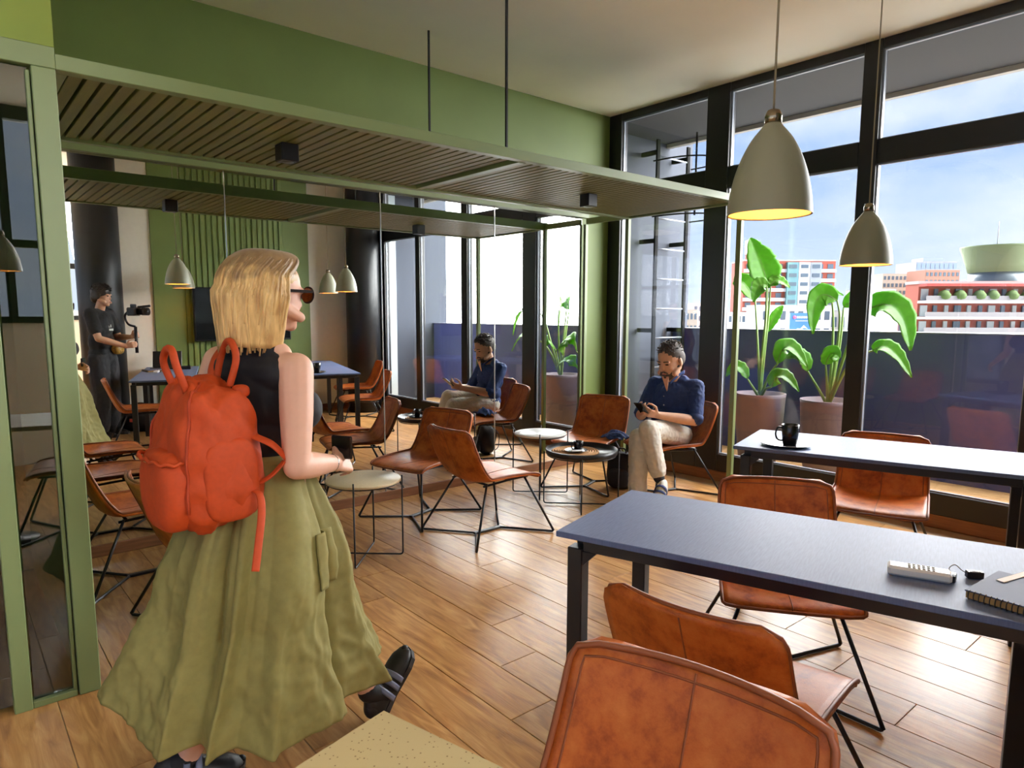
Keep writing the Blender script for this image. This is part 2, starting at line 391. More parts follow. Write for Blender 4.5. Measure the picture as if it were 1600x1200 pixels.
# back wall opposite the mirror
struct(MB().box(((1.75+WX)/2, -.46, CZ/2), (WX-1.75, .12, CZ)).build('wall_back', WHITE), 'white wall opposite the mirror')
struct(MB().box(((1.75+WX)/2, -.385, .05), (WX-1.75, .03, .10), bev=.003).build('baseboard_back', WOODTRIM), 'brown wooden plinth')
gp = thing('wall_panel', 'green fluted wall panel behind the television, seen in the mirror', 'wall panel', (3.11, -.40, 0))
MB().box((0, .012, 1.66), (2.02, .024, 3.12), bev=.002).build('backing_board', GREEN, gp)
sl = MB().box((0, .031, 1.66), (.052, .014, 3.12), bev=.003).mesh('slat'); sl.materials.append(GREEN)
for i in range(18): obj('slat', sl, None, gp, (-.62+i*.0727, 0, 0))
tv = thing('television', 'black wall mounted television on the green panel', 'television', (3.16, -.339, 1.40))
MB().box((0, .035, 0), (1.26, .04, .69), bev=.006).build('bezel', mat('tv_plastic', (14, 14, 16), .35), tv)
MB().box((0, .0565, .004), (1.23, .004, .655)).build('screen', mat('tv_screen', (8, 8, 10), .12), tv)
MB().box((0, 0, 0), (.4, .04, .3)).build('wall_bracket', BLACKM, tv)
for nm, c, r, lab in (('column', (4.76, -.0, 0), .24, 'round black column by the window corner'), ('column', (1.53, -.40, 0), .235, 'round black column beside the woman filming')):
    struct(MB().lathe([(r, 0), (r, CZ)], 40, c).build(nm, COLUMN), lab)
# window wall behind the camera
wb = sempty('window_5', (-.62, -2.0, 0), 'window behind the camera, seen in the mirror')
MB().box((0, 0, .66), (4.8, .1, 1.32)).build('sill_wall', WHITE, wb)
MB().box((0, .02, 1.35), (4.8, .12, .06), bev=.004).build('sill', FRAME, wb)
MB().box((0, 0, 2.04), (4.8, .08, .07), bev=.004).build('transom', FRAME, wb)
MB().box((0, 0, CZ-.06), (4.8, .08, .12), bev=.004).build('top_rail', FRAME, wb)
for i in range(5):
    MB().box((-2.37+i*1.185, 0, 2.3), (.07, .08, 1.9), bev=.004).build('mullion', FRAME, wb)
for i in range(4):
    for za, zb in ((1.38, 2.0), (2.08, CZ-.12)):
        MB().box((-1.78+i*1.185, .0, (za+zb)/2), (1.11, .012, zb-za)).build('pane', GLASS, wb)

# ------------------------------------------------------------------ mirror
mi = thing('wall_mirror', 'wall sized mirror in four tall panels behind the lounge chairs', 'mirror', (2.5, MY, 0))
edges = [.44, 1.441, 2.535, 3.597, 4.632]
for a, b in zip(edges, edges[1:]):
    MB().box(((a+b)/2-2.5, .009, (.07+2.30)/2), (b-a-.003, .012, 2.23)).build('mirror_panel', MIRROR, mi)
for a in edges[1:-1]: MB().box((a-2.5, .001, (.07+2.30)/2), (.005, .006, 2.23)).build('joint_strip', mat('joint_strip', (206, 208, 206), .25, metal=.6), mi)
# ------------------------------------------------------------------ slatted canopy (pergola)
ca = thing('slatted_canopy', 'green metal canopy with olive slats hanging in front of the mirror', 'canopy', (2.5, 3.4, BB))
def cpart(name, m, c, s, bev=.002): return MB().box((c[0]-2.5, c[1]-3.4, c[2]-BB), s, bev=bev).build(name, m, ca)
zc = (BT+BB)/2; bh = BT-BB
cpart('outer_beam', GREENM, ((XB+XE)/2, BY+.025, zc), (XE-XB, .05, bh))
cpart('inner_beam', GREENM, ((XB+XE)/2, IY-.02, zc+.005), (XE-XB, .04, bh+.02))
cpart('wall_beam', GREENM, ((XB+XE)/2, MY-.022, 2.32), (XE-XB, .04, .07))
for y0, y1 in ((BY+.05, IY-.04), (IY, MY-.042)): cpart('end_beam', GREENM, (XE-.02, (y0+y1)/2, zc), (.04, y1-y0, bh))
cpart('end_beam', GREENM, (XB+.02, (BY+.05+IY-.04)/2, zc), (.04, IY-BY-.09, bh))
cpart('cross_beam', GREENM, (2.52, (BY+.05+IY-.04)/2, zc-.004), (.05, IY-BY-.09, bh-.004))
for yy, w in ((BY+.02, .04), (IY-.02, .035), (MY-.022, .03)): cpart('post', GREENM, (XE-.02, yy, BB/2), (.036, w, BB))
for yy in (BY+.025, IY-.02): cpart('hanging_rod', BLACKM, (2.39 if yy < 3 else 2.62, yy, (BT+CZ)/2), (.011, .011, CZ-BT), 0)
slat = MB().box((0, 0, 0), (.044, IY-BY-.09, .022), bev=.002).mesh('slat'); slat.materials.append(SLATM)
x = XB+.07
while x < XE-.07:
    if abs(x-2.52) > .05: obj('slat', slat, None, ca, (x-2.5, (BY+IY)/2+.005-3.4, .020))
    x += .0565
cpart('top_board', mat('canopy_board', (60, 56, 40), .7), ((XB+XE)/2, (BY+IY)/2, BT-.006), (XE-XB-.06, IY-BY-.1, .006), 0)
for i, xx in enumerate((1.40, 3.56)):
    sp = thing('spotlight', ('black cube downlight under the canopy nearest the booth', 'black cube downlight under the canopy nearest the window')[i], 'spotlight', (xx, 3.37, BB-.075), 0, 'cube downlights under the canopy')
    MB().box((0, 0, .042), (.088, .088, .084), bev=.004).build('housing', BLACKM, sp)
    MB().lathe([(.03, 0), (.03, .004)], 20, (0, 0, -.001)).build('lens', mat('lamp_lens', (90, 86, 78), .3), sp)

# ================================================================== furniture
def shell_fn(u, v):
    """u -1..1 across, v 0..1 from front edge to top of back; returns (point)"""
    prof = [(.255,.372),(.235,.392),(.17,.402),(.05,.398),(-.08,.386),(-.155,.384),(-.195,.400),(-.222,.44),(-.25,.50),(-.28,.575),(-.308,.645),(-.335,.715)]
    s = v*(len(prof)-1); i = min(int(s), len(prof)-2); t = s-i
    p0 = Vector(prof[max(i-1,0)]); p1 = Vector(prof[i]); p2 = Vector(prof[i+1]); p3 = Vector(prof[min(i+2,len(prof)-1)])
    p = .5*((2*p1)+(-p0+p2)*t+(2*p0-5*p1+4*p2-p3)*t*t+(-p0+3*p1-3*p2+p3)*t**3)
    wd = .238 if v < .45 else .238 - .012*((v-.45)/.55)
    # rounded corners
    L = .83; r = .055
    for d in (v*L, (1-v)*L):
        if d < r: wd -= r - math.sqrt(max(0, r*r-(r-d)**2))
    k = u*u
    wing = math.exp(-((v-.55)/.22)**2)
    fwd = .030*k*max(0, (v-.45))/.55 + .034*k*wing
    z = .034*k*math.exp(-((v-.42)/.18)**2) - .010*(1-k)*math.exp(-((v-.25)/.2)**2)
    return Vector((p[0]+fwd, u*wd, p[1]+z))
def make_chair():
    root = obj('leather_chair', None); root.empty_display_size = .05
    fn = lambda a, b: shell_fn(2*a-1, b)
    sh = MB().sheet(fn, 18, 34, .017).build('seat_shell', LEATHER, root)
    rim = [shell_fn(-1, j/40) for j in range(41)] + [shell_fn(-1+2*i/14, 1) for i in range(1, 15)] + [shell_fn(1, 1-j/40) for j in range(1, 41)] + [shell_fn(1-2*i/14, 0) for i in range(1, 14)]
    # remove duplicates
    pts = [rim[0]]
    for p in rim[1:]:
        if (p-pts[-1]).length > .004: pts.append(p)
    MB().tube(pts, .0065, 6, closed=True).build('piping', PIPING, sh)
    MB().tube([shell_fn(0, .02+.96*j/40)+Vector((0,0,.0005)) for j in range(41)], .0022, 5).build('seam', PIPING, sh)
    inset = [shell_fn(-.89, .50+.455*j/20) for j in range(21)] + [shell_fn(-.89+1.78*i/12, .962) for i in range(1, 12)] + [shell_fn(.89, .955-.455*j/20) for j in range(21)]
    MB().tube(inset, .0024, 5).build('stitch_line', PIPING, sh)
    back = []
    for j in range(22):
        p = shell_fn(0, .48+.50*j/21); q = shell_fn(0, .48+.50*j/21+.01); d = q-p; n = Vector((-d.z, 0, d.x)).normalized()
        back.append(p + n*(.0175 if n.x < 0 else -.0175))
    MB().tube(back, .0022, 5).build('seam', PIPING, sh)
    r = .0075
    for sy in (-1, 1):
        MB().tube([(.20, sy*.165, .372), (.05, sy*.165, .368), (-.16, sy*.165, .356)], r, 8).build('seat_rail', BLACKM, root)
        for fx, tx in ((.175, .315), (-.135, -.315)):
            MB().tube([(fx, sy*.165, .366), (tx, sy*.295, .014)], r, 8).build('leg', BLACKM, root)
            MB().tube(rounded([(fx + (tx-fx)*.93, sy*(.165+.13*.93), .038), (tx, sy*.295, .009), (math.copysign(.10, tx), sy*.008, .009)], .02, 4), r, 8).build('floor_rail', BLACKM, root)
    MB().box((0, 0, .009), (.22, .03, .014), bev=.003).build('base_bar', BLACKM, root)
    MB().tube([(.05, -.165, .366), (.05, .165, .366)], r, 8).build('cross_rail', BLACKM, root)
    MB().tube([(-.12, -.165, .357), (-.12, .165, .357)], r, 8).build('cross_rail', BLACKM, root)
    return root
proto = make_chair(); _first = [True]
def chair(x, y, deg, label, group=None, sc=1.0):
    if _first[0]: c = proto; _first[0] = False
    else: c = copy_tree(proto)
    c.location = (x, y, 0); c.rotation_euler = (0, 0, math.radians(deg)); c.scale = (sc, sc, sc)
    tag(c, label, 'chair', group); return c
G1 = 'tan leather lounge chairs by the mirror'; G2 = 'tan leather chairs at the tables'
chair(2.67, 3.385, 0, 'tan leather chair in the middle of the floor, its outer back to the viewer', G1)
chair(2.545, 3.985, 195, 'tan leather chair against the mirror, half hidden behind another chair', G1)
chair(4.09, 3.81, 200, 'empty tan leather chair beside the seated man, behind the tray table', G1)
chair(4.40, 3.27, 163, 'tan leather chair the seated man sits in by the window', G1)
chair(.80, 4.0, 0, 'tan leather chair by the mirror beside the green booth post', G1)
chair(.92, 3.17, 0, 'tan leather chair in shade behind the orange backpack', G1)
chair(.665, .595, 192.5, 'tan leather chair backrest filling the bottom foreground, speckled table side', G2, 1.08)
chair(1.62, .945, 8, 'tan leather chair tucked at the near side of the near table', G2, 1.02)
chair(2.44, 1.25, 216, 'tan leather chair at the far side of the near table, facing the viewer', G2, 1.0)
chair(3.93, 1.49, 198, 'tan leather chair under the window at the far table', G2, 1.0)
chair(4.36, .50, 198, 'tan leather chair near the column, seen in the mirror', G2, 1.06)

ROT = .2969
def desk(x, y, L, label, top_m, W_=.589, group='dark topped desks'):
    """x,y = mirror-side near corner; local +x across, -y along its length"""
    t = thing('desk', label, 'table', (x, y, 0), ROT, group)
    MB().box((W_/2, -L/2, .741), (W_, L, .018), bev=.002).build('table_top', top_m, t)
    lg = MB().box((0, 0, .352), (.05, .05, .704), bev=.003).mesh('leg'); lg.materials.append(BLACKM)
    for a in (.035, W_-.035):
        for b in (-.06, -L+.06): obj('leg', lg, None, t, (a, b, 0))
    for a in (.035, W_-.035): MB().box((a, -L/2, .713), (.035, L-.17, .035), bev=.002).build('apron', BLACKM, t)
    for b in (-.06, -L+.06): MB().box((W_/2, b, .713), (W_-.12, .035, .035), bev=.002).build('apron', BLACKM, t)
    for a in (.035, W_-.035):
        s = 1 if a < .2 else -1
        for b in (-.06, -L+.06):
            sb = -1 if b > -L/2 else 1
            MB().prism([(0, 0), (.045, 0), (0, -.045)], (a, b+sb*.025-.0, .696), (0, sb, 0), (0, 0, 1), .02).build('corner_gusset', BLACKM, t)
    return t
SLATE = mat('slate_laminate', (98, 114, 154), .52, spec=.18, noise_amt=.10, noise_scale=10, stretch=(2, 22, 2), bump=.03, bump_scale=60)
lo = Vector((math.sin(ROT), -math.cos(ROT), 0)); LEN = 1.27
d1 = desk(1.4134, 1.4532, LEN, 'dark slate desk in the right foreground with a white remote control on it', SLATE)
d2 = desk(3.0603, 1.8655, LEN, 'dark slate desk by the window with a coffee mug on it', SLATE)
p = Vector((1.4134, 1.4532, 0)) + lo*(LEN+.01); d3 = desk(p.x, p.y, .62, 'dark slate desk with an open laptop on it, seen in the mirror', SLATE)
p = Vector((3.0603, 1.8655, 0)) + lo*(LEN+.01); d4 = desk(p.x, p.y, 1.0, 'second dark slate desk near the column, seen in the mirror', SLATE)
# speckled beige table in front of the camera
def terrazzo():
    m = bpy.data.materials.new('speckled_top'); m.use_nodes = True; t = m.node_tree; b = t.nodes['Principled BSDF']; L = t.links.new
    tc = t.nodes.new('ShaderNodeTexCoord'); v = t.nodes.new('ShaderNodeTexVoronoi'); v.inputs['Scale'].default_value = 150; L(tc.outputs['Object'], v.inputs['Vector'])
    n = t.nodes.new('ShaderNodeTexNoise'); n.inputs['Scale'].default_value = 30; L(tc.outputs['Object'], n.inputs['Vector'])
    r = t.nodes.new('ShaderNodeValToRGB'); L(v.outputs['Distance'], r.inputs[0]); r.color_ramp.elements[0].position = .18; r.color_ramp.elements[0].color = (1,1,1,1)
    r.color_ramp.elements[1].position = .26; r.color_ramp.elements[1].color = (0,0,0,1)
    r2 = t.nodes.new('ShaderNodeValToRGB'); L(v.outputs['Color'], r2.inputs[0]); r2.color_ramp.elements[0].position = .50; r2.color_ramp.elements[0].color = (0,0,0,1); r2.color_ramp.elements[1].position = .53; r2.color_ramp.elements[1].color = (1,1,1,1)
    mu = t.nodes.new('ShaderNodeMath'); mu.operation = 'MULTIPLY'; L(r.outputs[0], mu.inputs[0]); L(r2.outputs[0], mu.inputs[1])
    mx = t.nodes.new('ShaderNodeMix'); mx.data_type = 'RGBA'; L(mu.outputs[0], mx.inputs[0]); mx.inputs[6].default_value = lin((176, 157, 114)); mx.inputs[7].default_value = lin((120, 96, 58))
    L(mx.outputs[2], b.inputs['Base Color']); b.inputs['Roughness'].default_value = .4
    MATS['speckled_top'] = m; return m
tt = thing('cafe_table', 'square beige speckled table top at the bottom edge of the picture', 'table', (.53, .954, 0), .2505)
MB().box((-.31, -.31, .737), (.62, .62, .026), bev=.003).build('table_top', terrazzo(), tt)
MB().tube([(-.37, -.30, .02), (-.37, -.30, .724)], .03, 16).build('pedestal', BLACKM, tt)
MB().lathe([(.17, 0), (.17, .008), (.04, .02)], 28, (-.37, -.30, 0)).build('base', BLACKM, tt)

# round wire-leg tables
def round_table(name, x, y, z, r, rz, label, top, tray=False):
    t = thing(name, label, 'table', (x, y, 0), rz, 'round wire legged side tables')
    if tray:
        MB().lathe([(0, z-.012), (r-.004, z-.012), (r, z-.008), (r+.004, z+.026), (r-.002, z+.028), (r-.008, z-.001), (0, z-.001)], 48).build('tray', top, t)
    else:
        MB().lathe([(0, z-.016), (r-.004, z-.016), (r, z-.013), (r, z-.003), (r-.003, z), (0, z)], 48).build('table_top', top, t)
    rr = r+.009 if not tray else r+.012
    ext = .022 if not tray else .0
    for k in range(2):
        a = k*PI/2 + PI/4; e = Vector((math.cos(a), math.sin(a), 0)); o = Vector((0, 0, .006+.009*k))
        # each loop: up one rim, along the floor, up the other
        MB().tube(rounded([e*rr+Vector((0,0,z+ext)), e*rr+o, -e*rr+o, -e*rr+Vector((0,0,z+ext))], .02, 5), .005, 8).build('wire_leg', BLACKM, t)
    MB().tube([Vector((math.cos(2*PI*i/40), math.sin(2*PI*i/40), 0))*(r-.012)+Vector((0,0,z-.02)) for i in range(40)], .0045, 6, closed=True).build('support_ring', BLACKM, t)
    return t
CREAM = mat('cream_top', (228, 208, 170), .45, noise_amt=.06, noise_scale=90)
WTOP = mat('white_top', (226, 226, 222), .3, noise_amt=.02)
TRAY = mat('black_tray', (28, 28, 32), .35)
round_table('round_table', 1.835, 3.485, .465, .215, .05, 'round cream topped wire table at the hand of the walking woman', CREAM)
round_table('round_tray_table', 1.38, 3.58, .40, .24, .3, 'black tray table half hidden behind the walking woman', TRAY, True)
round_table('round_table', 3.575, 3.86, .49, .205, .02, 'round white topped wire table beside the empty chair', WTOP)
round_table('round_tray_table', 3.575, 3.415, .405, .262, .0, 'round black tray table with a woven mat and cup', TRAY, True)

# ------------------------------------------------------------------ pendant lamps
SHADE = mat('shade_sage', (150, 150, 128), .42, spec=.4)
SHADE_IN = mat('shade_inner', (235, 215, 180), .6)
def pendant(x, y, zb, label, d=.25):
    h = d*1.10; R = d/2
    p = thing('pendant_lamp', label, 'lamp', (x, y, zb), 0, 'sage bell pendant lamps')
    prof = [(R, 0), (R*.985, h*.10), (R*.94, h*.25), (R*.84, h*.45), (R*.68, h*.65), (R*.48, h*.82), (R*.27, h*.94), (R*.19, h*.985), (R*.17, h)]
    bz = [(pp.x, pp.y) for pp in bez([(a, b, 0) for a, b in prof], 4)]
    MB().lathe(bz + [(R*.14, h)] + [(max(a-.004, .002), b+.001) for a, b in bz[::-1]], 48, cap=False).build('shade', SHADE, p); shd = p.children[0]
    inn = [(a-.0055, b+.003) for a, b in bz[:-4]]
    MB().lathe(inn, 40, cap=False).build('shade_lining', SHADE_IN, shd)
    MB().lathe([(R*.20, h-.004), (R*.20, h+.02), (R*.15, h+.035), (.006, h+.04)], 24).build('cap', mat('nickel', (150, 138, 118), .25, metal=1.0), shd)
    MB().tube([(0, 0, h+.035), (0, 0, CZ-zb-.01)], .0035, 8).build('cord', mat('cord_fabric', (150, 138, 112), .7), p)
    MB().lathe([(.04, CZ-zb-.025), (.045, CZ-zb-.001)], 20).build('ceiling_rose', SHADE, p)
    MB().lathe([(.0, h*.38), (.022, h*.41), (.03, h*.50), (.024, h*.60), (.013, h*.70), (.013, h*.8)], 20).build('bulb', mat('bulb', (255, 220, 170), .3, emit=((255, 186, 104), 22)), p)
pendant(2.0, 1.13, 1.715, 'large sage bell pendant lamp nearest the viewer')
pendant(3.72, 1.55, 1.665, 'sage bell pendant lamp over the far desk')
pendant(2.36, -.03, 1.715, 'sage bell pendant lamp over the laptop desk, seen in the mirror')
pendant(4.05, .38, 1.68, 'sage bell pendant lamp near the white wall, seen in the mirror')
pendant(.45, -1.0, 1.74, 'dark looking bell pendant lamp reflected in the booth glass')

# ================================================================== terrace and city
def px(u, v, depth):
    """the place in the world seen at pixel (u, v) of the 1600 px frame, at that depth"""
    d = fw + rt2*((u-cx_px)/f_px) - up2*((v-cy_px)/f_px)
    return Vector((0, 0, HC)) + d*depth
def pxX(u, v, X):
    d = fw + rt2*((u-cx_px)/f_px) - up2*((v-cy_px)/f_px); return Vector((0, 0, HC)) + d*(X/d.x)
STUCCO = mat('grey_stucco', (58, 63, 75), .85, noise_amt=.10, noise_scale=120, bump=.25, bump_scale=160)
NAVY = mat('navy_parapet', (60, 68, 124), .55, spec=.4, noise_amt=.05, noise_scale=4)
tf = struct(MB().box((5.90, 2.0, -.06), (1.66, 5.6, .06)).build('floor_terrace', GROUT), 'terrace floor of light wood coloured boards')
bd = MB().box((0, 0, -.012), (.186, 5.56, .024), bev=.003).mesh('deck_board'); bd.materials.append(mat('deck_wood', (206, 160, 108), .6, noise_amt=.15, noise_scale=5, stretch=(14, 1, 4)))
for i in range(8): obj('deck_board', bd, None, tf, (5.18+i*.191, 2.0, -.01))
pa = struct(MB().box((6.56, 2.0, .62), (.10, 5.6, 1.26)).build('wall_parapet', NAVY), 'dark navy terrace parapet')
MB().box((6.56, 2.0, 1.257), (.14, 5.6, .012), bev=.002).build('coping', mat('coping', (96, 100, 122), .4), pa)
struct(MB().box((5.92, 4.86, 1.7), (1.72, .12, 3.5)).build('wall_terrace_end', STUCCO), 'grey stucco wall at the end of the terrace')
we = struct(MB().box((5.92, -.86, 1.7), (1.72, .12, 3.5)).build('wall_terrace_far_end', STUCCO), 'grey stucco wall at the other end of the terrace')
MB().box((5.55, -.74, 1.65), (.34, .12, 3.3)).build('pilaster', mat('pale_plaster', (178, 190, 198), .8), we)
rf = struct(MB().box((5.68, 2.0, 3.36), (1.24, 5.6, .20)).build('ceiling_terrace', mat('dark_soffit', (40, 41, 46), .8, noise_amt=.05)), 'dark concrete overhang above the terrace')
MB().box((6.33, 2.0, 3.345), (.06, 5.6, .25)).build('fascia', mat('fascia', (168, 164, 156), .7), rf)
LADB = mat('ladder_black', (10, 10, 12), .8, spec=.1)
# ladder with safety cage
ld = thing('wall_ladder', 'black steel ladder with safety hoops on the grey terrace wall', 'ladder', (6.13, 4.58, 0))
for sx in (-.26, .26):
    MB().box((sx, 0, 1.88), (.05, .022, 2.65), bev=.003).build('rail', LADB, ld)
    for z in (1.24, 2.18, 3.08): MB().box((sx, .11, z), (.035, .20, .045), bev=.003).build('bracket', LADB, ld)
RUNG = mat('galvanised', (150, 156, 168), .35, metal=.6)
for i in range(8): MB().tube([(-.24, 0, .845+.3135*i), (.24, 0, .845+.3135*i)], .009, 8).build('rung', RUNG, ld)
for z in (2.42, 2.98):
    MB().tube([(.26*math.cos(a)*1.25, -.52*math.sin(a)**.7 if math.sin(a) > 0 else 0, z) for a in [PI*i/18 for i in range(19)]], .016, 6, flat=.5).build('hoop', LADB, ld)
for a in (50, 90, 130): MB().tube([(.325*math.cos(math.radians(a)), -.52*math.sin(math.radians(a))**.7, z) for z in (2.40, 3.2)], .010, 6).build('cage_strip', LADB, ld)

# ------------------------------------------------------------------ potted bird of paradise plants
LEAF = mat('leaf_green', (96, 158, 34), .38, noise_amt=.18, noise_scale=6, stretch=(4, 4, 4), transl=.45)
STALK = mat('leaf_stalk', (112, 140, 66), .5)
SOIL = mat('soil', (52, 40, 32), .9, noise_amt=.3, noise_scale=60)
POT = mat('pot_clay', (112, 96, 104), .6, noise_amt=.06, noise_scale=8)
def leaf(parent, base, mid, tip, w, face, name='leaf', fold=.25, notch=0):
    """blade along base-mid-tip; face = direction the upper side looks"""
    base, mid, tip = Vector(base), Vector(mid), Vector(tip); face = Vector(face).normalized()
    def curve(t): return (1-t)**2*base + 2*t*(1-t)*(2*mid-.5*(base+tip)) + t*t*tip
    def fn(u, v):
        p = curve(v); d = (curve(min(1, v+.02))-curve(max(0, v-.02))).normalized()
        s = d.cross(face)
        if s.length < 1e-4: s = d.orthogonal()
        s.normalize(); n = s.cross(d)
        hw = w/2*(math.sin(PI*min(1, v**.72*.98+.01)))**.75
        k = 2*u-1
        rip = 1 + .05*math.sin(v*34+k*3)*abs(k)
        if notch and k > 0 and abs((v*notch) % 1 - .5) < .06: rip *= .78
        return p + s*(k*hw*rip) + n*(abs(k)*hw*fold) + n*.004*math.sin(v*40)*abs(k)
    o = MB().sheet(fn, 10, 22, .002).build(name, LEAF, parent)
    MB().tube([curve(t/10)-face*.003 for t in range(11)], [.006-.0045*t/10 for t in range(11)], 6).build('midrib', STALK, o)
    return o
def plant(label, X, ypot, zr, r, leaves, stems):
    c = Vector((X, ypot, 0))
    pt = thing('potted_plant', label, 'plant', c)
    MB().lathe([(r*.72, 0), (r*.80, .05), (r*.95, zr*.6), (r, zr-.04), (r*1.02, zr), (r*.95, zr), (r*.93, zr-.05), (0, zr-.05)], 40).build('pot', POT, pt)
    MB().lathe([(0, zr-.045), (r*.92, zr-.048)], 30).build('soil', SOIL, pt)
    for st in stems:
        P = [Vector(q)-c for q in st]; n = len(bez(P, 6))
        MB().tube(bez(P, 6), [.016-.009*i/(n-1) for i in range(n)], 8).build('stalk', STALK, pt)
    for (b, m, t, w, fc, nn) in leaves: leaf(pt, Vector(b)-c, Vector(m)-c, Vector(t)-c, w, fc, notch=nn)
TC = (-.64, -.76, .1)
q = lambda u, v, X=6.05: pxX(u, v, X)
s0 = Vector((6.05, 3.42, .60))
plant('tall leafy plant in a brown pot outside, left of the dark mullion', 6.05, 3.42, .66, .23,
  [(q(1200,450), q(1190,412), q(1172,372), .31, TC, 3), (q(1198,447,5.95), q(1186,448,5.9), q(1177,472,5.85), .16, (-.6,-.7,.5), 0), (q(1204,447), q(1216,438,6.1), q(1234,450,6.15), .13, (-.5,-.6,.7), 0),
   (q(1215,568,5.9), q(1232,541,5.9), q(1262,575,5.85), .17, (-.6,-.7,.6), 0), (q(1205,605,5.9), q(1222,586,5.85), q(1248,612,5.8), .15, (-.6,-.7,.6), 0),
   (q(1168,592,5.9), q(1152,572,5.85), q(1135,588,5.85), .13, (-.5,-.6,.7), 0), (q(1196,520,6.2), q(1212,492,6.25), q(1224,478,6.3), .10, TC, 0), (q(1180,470,6.15), q(1160,440,6.2), q(1150,450,6.25), .2, TC, 2)],
  [(s0, q(1192,560), q(1197,500), q(1200,450)), (s0+V(.02,.02,0), q(1190,560,6.0), q(1196,500,5.97), q(1198,447,5.95)), (s0, q(1192,575), q(1200,500,6.08), q(1204,447)),
   (s0, q(1200,590,5.98), q(1215,568,5.9)), (s0, q(1196,608,5.98), q(1205,605,5.9)), (s0, q(1178,608,5.95), q(1168,592,5.9)), (s0, q(1192,560,6.1), q(1196,520,6.2)), (s0, q(1184,540,6.1), q(1180,470,6.15))])
s1 = Vector((6.05, 2.765, .60))
plant('leafy plant in a brown pot outside, behind the dark mullion', 6.05, 2.765, .66, .23,
  [(q(1308,470), q(1278,466,5.95), q(1270,522,5.9), .20, (-.66,-.74,.1), 0), (q(1300,472,6.1), q(1292,455,6.1), q(1318,462,6.15), .12, (-.5,-.6,.6), 0),
   (q(1352,486,5.95), q(1400,482,5.9), q(1422,548,5.85), .25, (-.6,-.7,.35), 2), (q(1364,548,5.92), q(1392,546,5.88), q(1424,590,5.85), .15, (-.6,-.6,.5), 2),
   (q(1290,570,5.95), q(1300,552,5.9), q(1312,560,5.9), .16, TC, 0), (q(1262,580,5.95), q(1250,556,5.9), q(1228,560,5.85), .16, (-.5,-.6,.7), 0), (q(1318,480,6.2), q(1345,462,6.25), q(1362,470,6.3), .15, (-.5,-.6,.6), 0)],
  [(s1, q(1306,560), q(1312,500), q(1308,470)), (s1, q(1300,560,6.08), q(1302,500,6.1), q(1300,472,6.1)), (s1, q(1318,560,6.0), q(1335,510,5.97), q(1352,486,5.95)), (s1, q(1320,580,6.0), q(1342,556,5.95), q(1364,548,5.92)),
   (s1, q(1292,600,6.0), q(1290,570,5.95)), (s1, q(1280,610,6.0), q(1262,580,5.95)), (s1, q(1312,540,6.15), q(1318,480,6.2))])

# ------------------------------------------------------------------ city beyond the parapet
GLASSW = mat('far_window', (66, 82, 98), .5)
def building(name, label, u0, u1, vtop, depth, D, wall, floors=0, cols=0, band=None, zbot=-40, win=GLASSW, rot=0.0, slabs=None, group='city buildings beyond the terrace', winw=.55, winh=.5, fh=None):
    """box building whose near face spans pixels u0..u1 and reaches up to pixel row vtop"""
    a = px(u0, vtop, depth); b = px(u1, vtop, depth); c = (a+b)/2; w = (b-a).length; e = (b-a); e.z = 0; ang = math.atan2(e.y, e.x)+rot
    H = c.z - zbot; t = thing(name, label, 'building', (c.x, c.y, zbot), ang, group)
    MB().box((0, D/2, H/2), (w, D, H)).build('walls', wall, t)
    MB().box((0, D/2, H+w*.008), (w*1.01, D*1.01, w*.016)).build('roof', mat('far_roof', (150, 148, 146), .8), t)
    if floors:
        fhh = fh if fh else (c.z-(HC-12))/floors
        wm = MB().box((0, -.06, 0), (w/cols*winw, .15, fhh*winh)).mesh('window'); wm.materials.append(win)
        for j in range(floors):
            z = H-(j+.55)*fhh
            for i in range(cols): obj('window', wm, None, t, (-w/2+w*(i+.5)/cols, 0, z))
            if slabs: MB().box((0, -slabs[1]/2, H-(j+1)*fhh), (w*1.0, slabs[1], fhh*slabs[2])).build('floor_slab', slabs[0], t)
    return t, w, H
PALE = mat('pale_render', (170, 167, 163), .85); BEIGE = mat('beige_render', (164, 152, 138), .85); BRICK = mat('brick_red', (146, 70, 56), .85); PINK = mat('terracotta_render', (156, 110, 94), .85)
WBAND = mat('white_band', (196, 196, 198), .8); BLUEG = mat('blue_grey_glass', (118, 130, 148), .5); TEAL = mat('teal_panel', (84, 128, 136), .5); SAGE = mat('sage_concrete', (92, 108, 72), .7)
gcity = MB().box((240, 120, -41), (900, 900, 2)).build('city_ground', mat('far_ground', (140, 138, 134), .9)); struct(gcity, 'hazy city ground far below')
t, w, H = building('apartment_block', 'red brick and white banded apartment block behind the tall plant', 1163, 1306, 408, 250, 14, BRICK, 9, 9, slabs=(WBAND, .8, .34), group=None)
for i, (m, nm) in enumerate(((TEAL, 'teal_bay'), (WBAND, 'white_bay'), (mat('grey_bay', (128, 136, 146), .6), 'grey_bay'))):
    MB().box((w*(.02+.125*i), -.75, H-14), (w*.12, 1.6, 27)).build(nm, m, t)
    for j in range(8): MB().box((w*(.02+.125*i), -1.6, H-2-j*3.2), (w*.08, .2, 1.3)).build('window', GLASSW, t)
MB().box((-w*.30, 5, H+2.2), (w*.22, 6, 4.4)).build('roof_hut', BRICK, t); MB().box((-w*.38, 5, H+5.5), (w*.10, 4, 5)).build('water_tank', WBAND, t)
building('apartment_block', 'low white block in front of the brick apartment block', 1190, 1300, 478, 190, 12, WBAND, 3, 8)
building('apartment_block', 'pale hazy block seen left of the tall plant', 1084, 1128, 474, 300, 12, PALE, 4, 6)
building('apartment_block', 'hazy beige block beside the black ladder', 1060, 1090, 484, 260, 12, BEIGE, 3, 5)
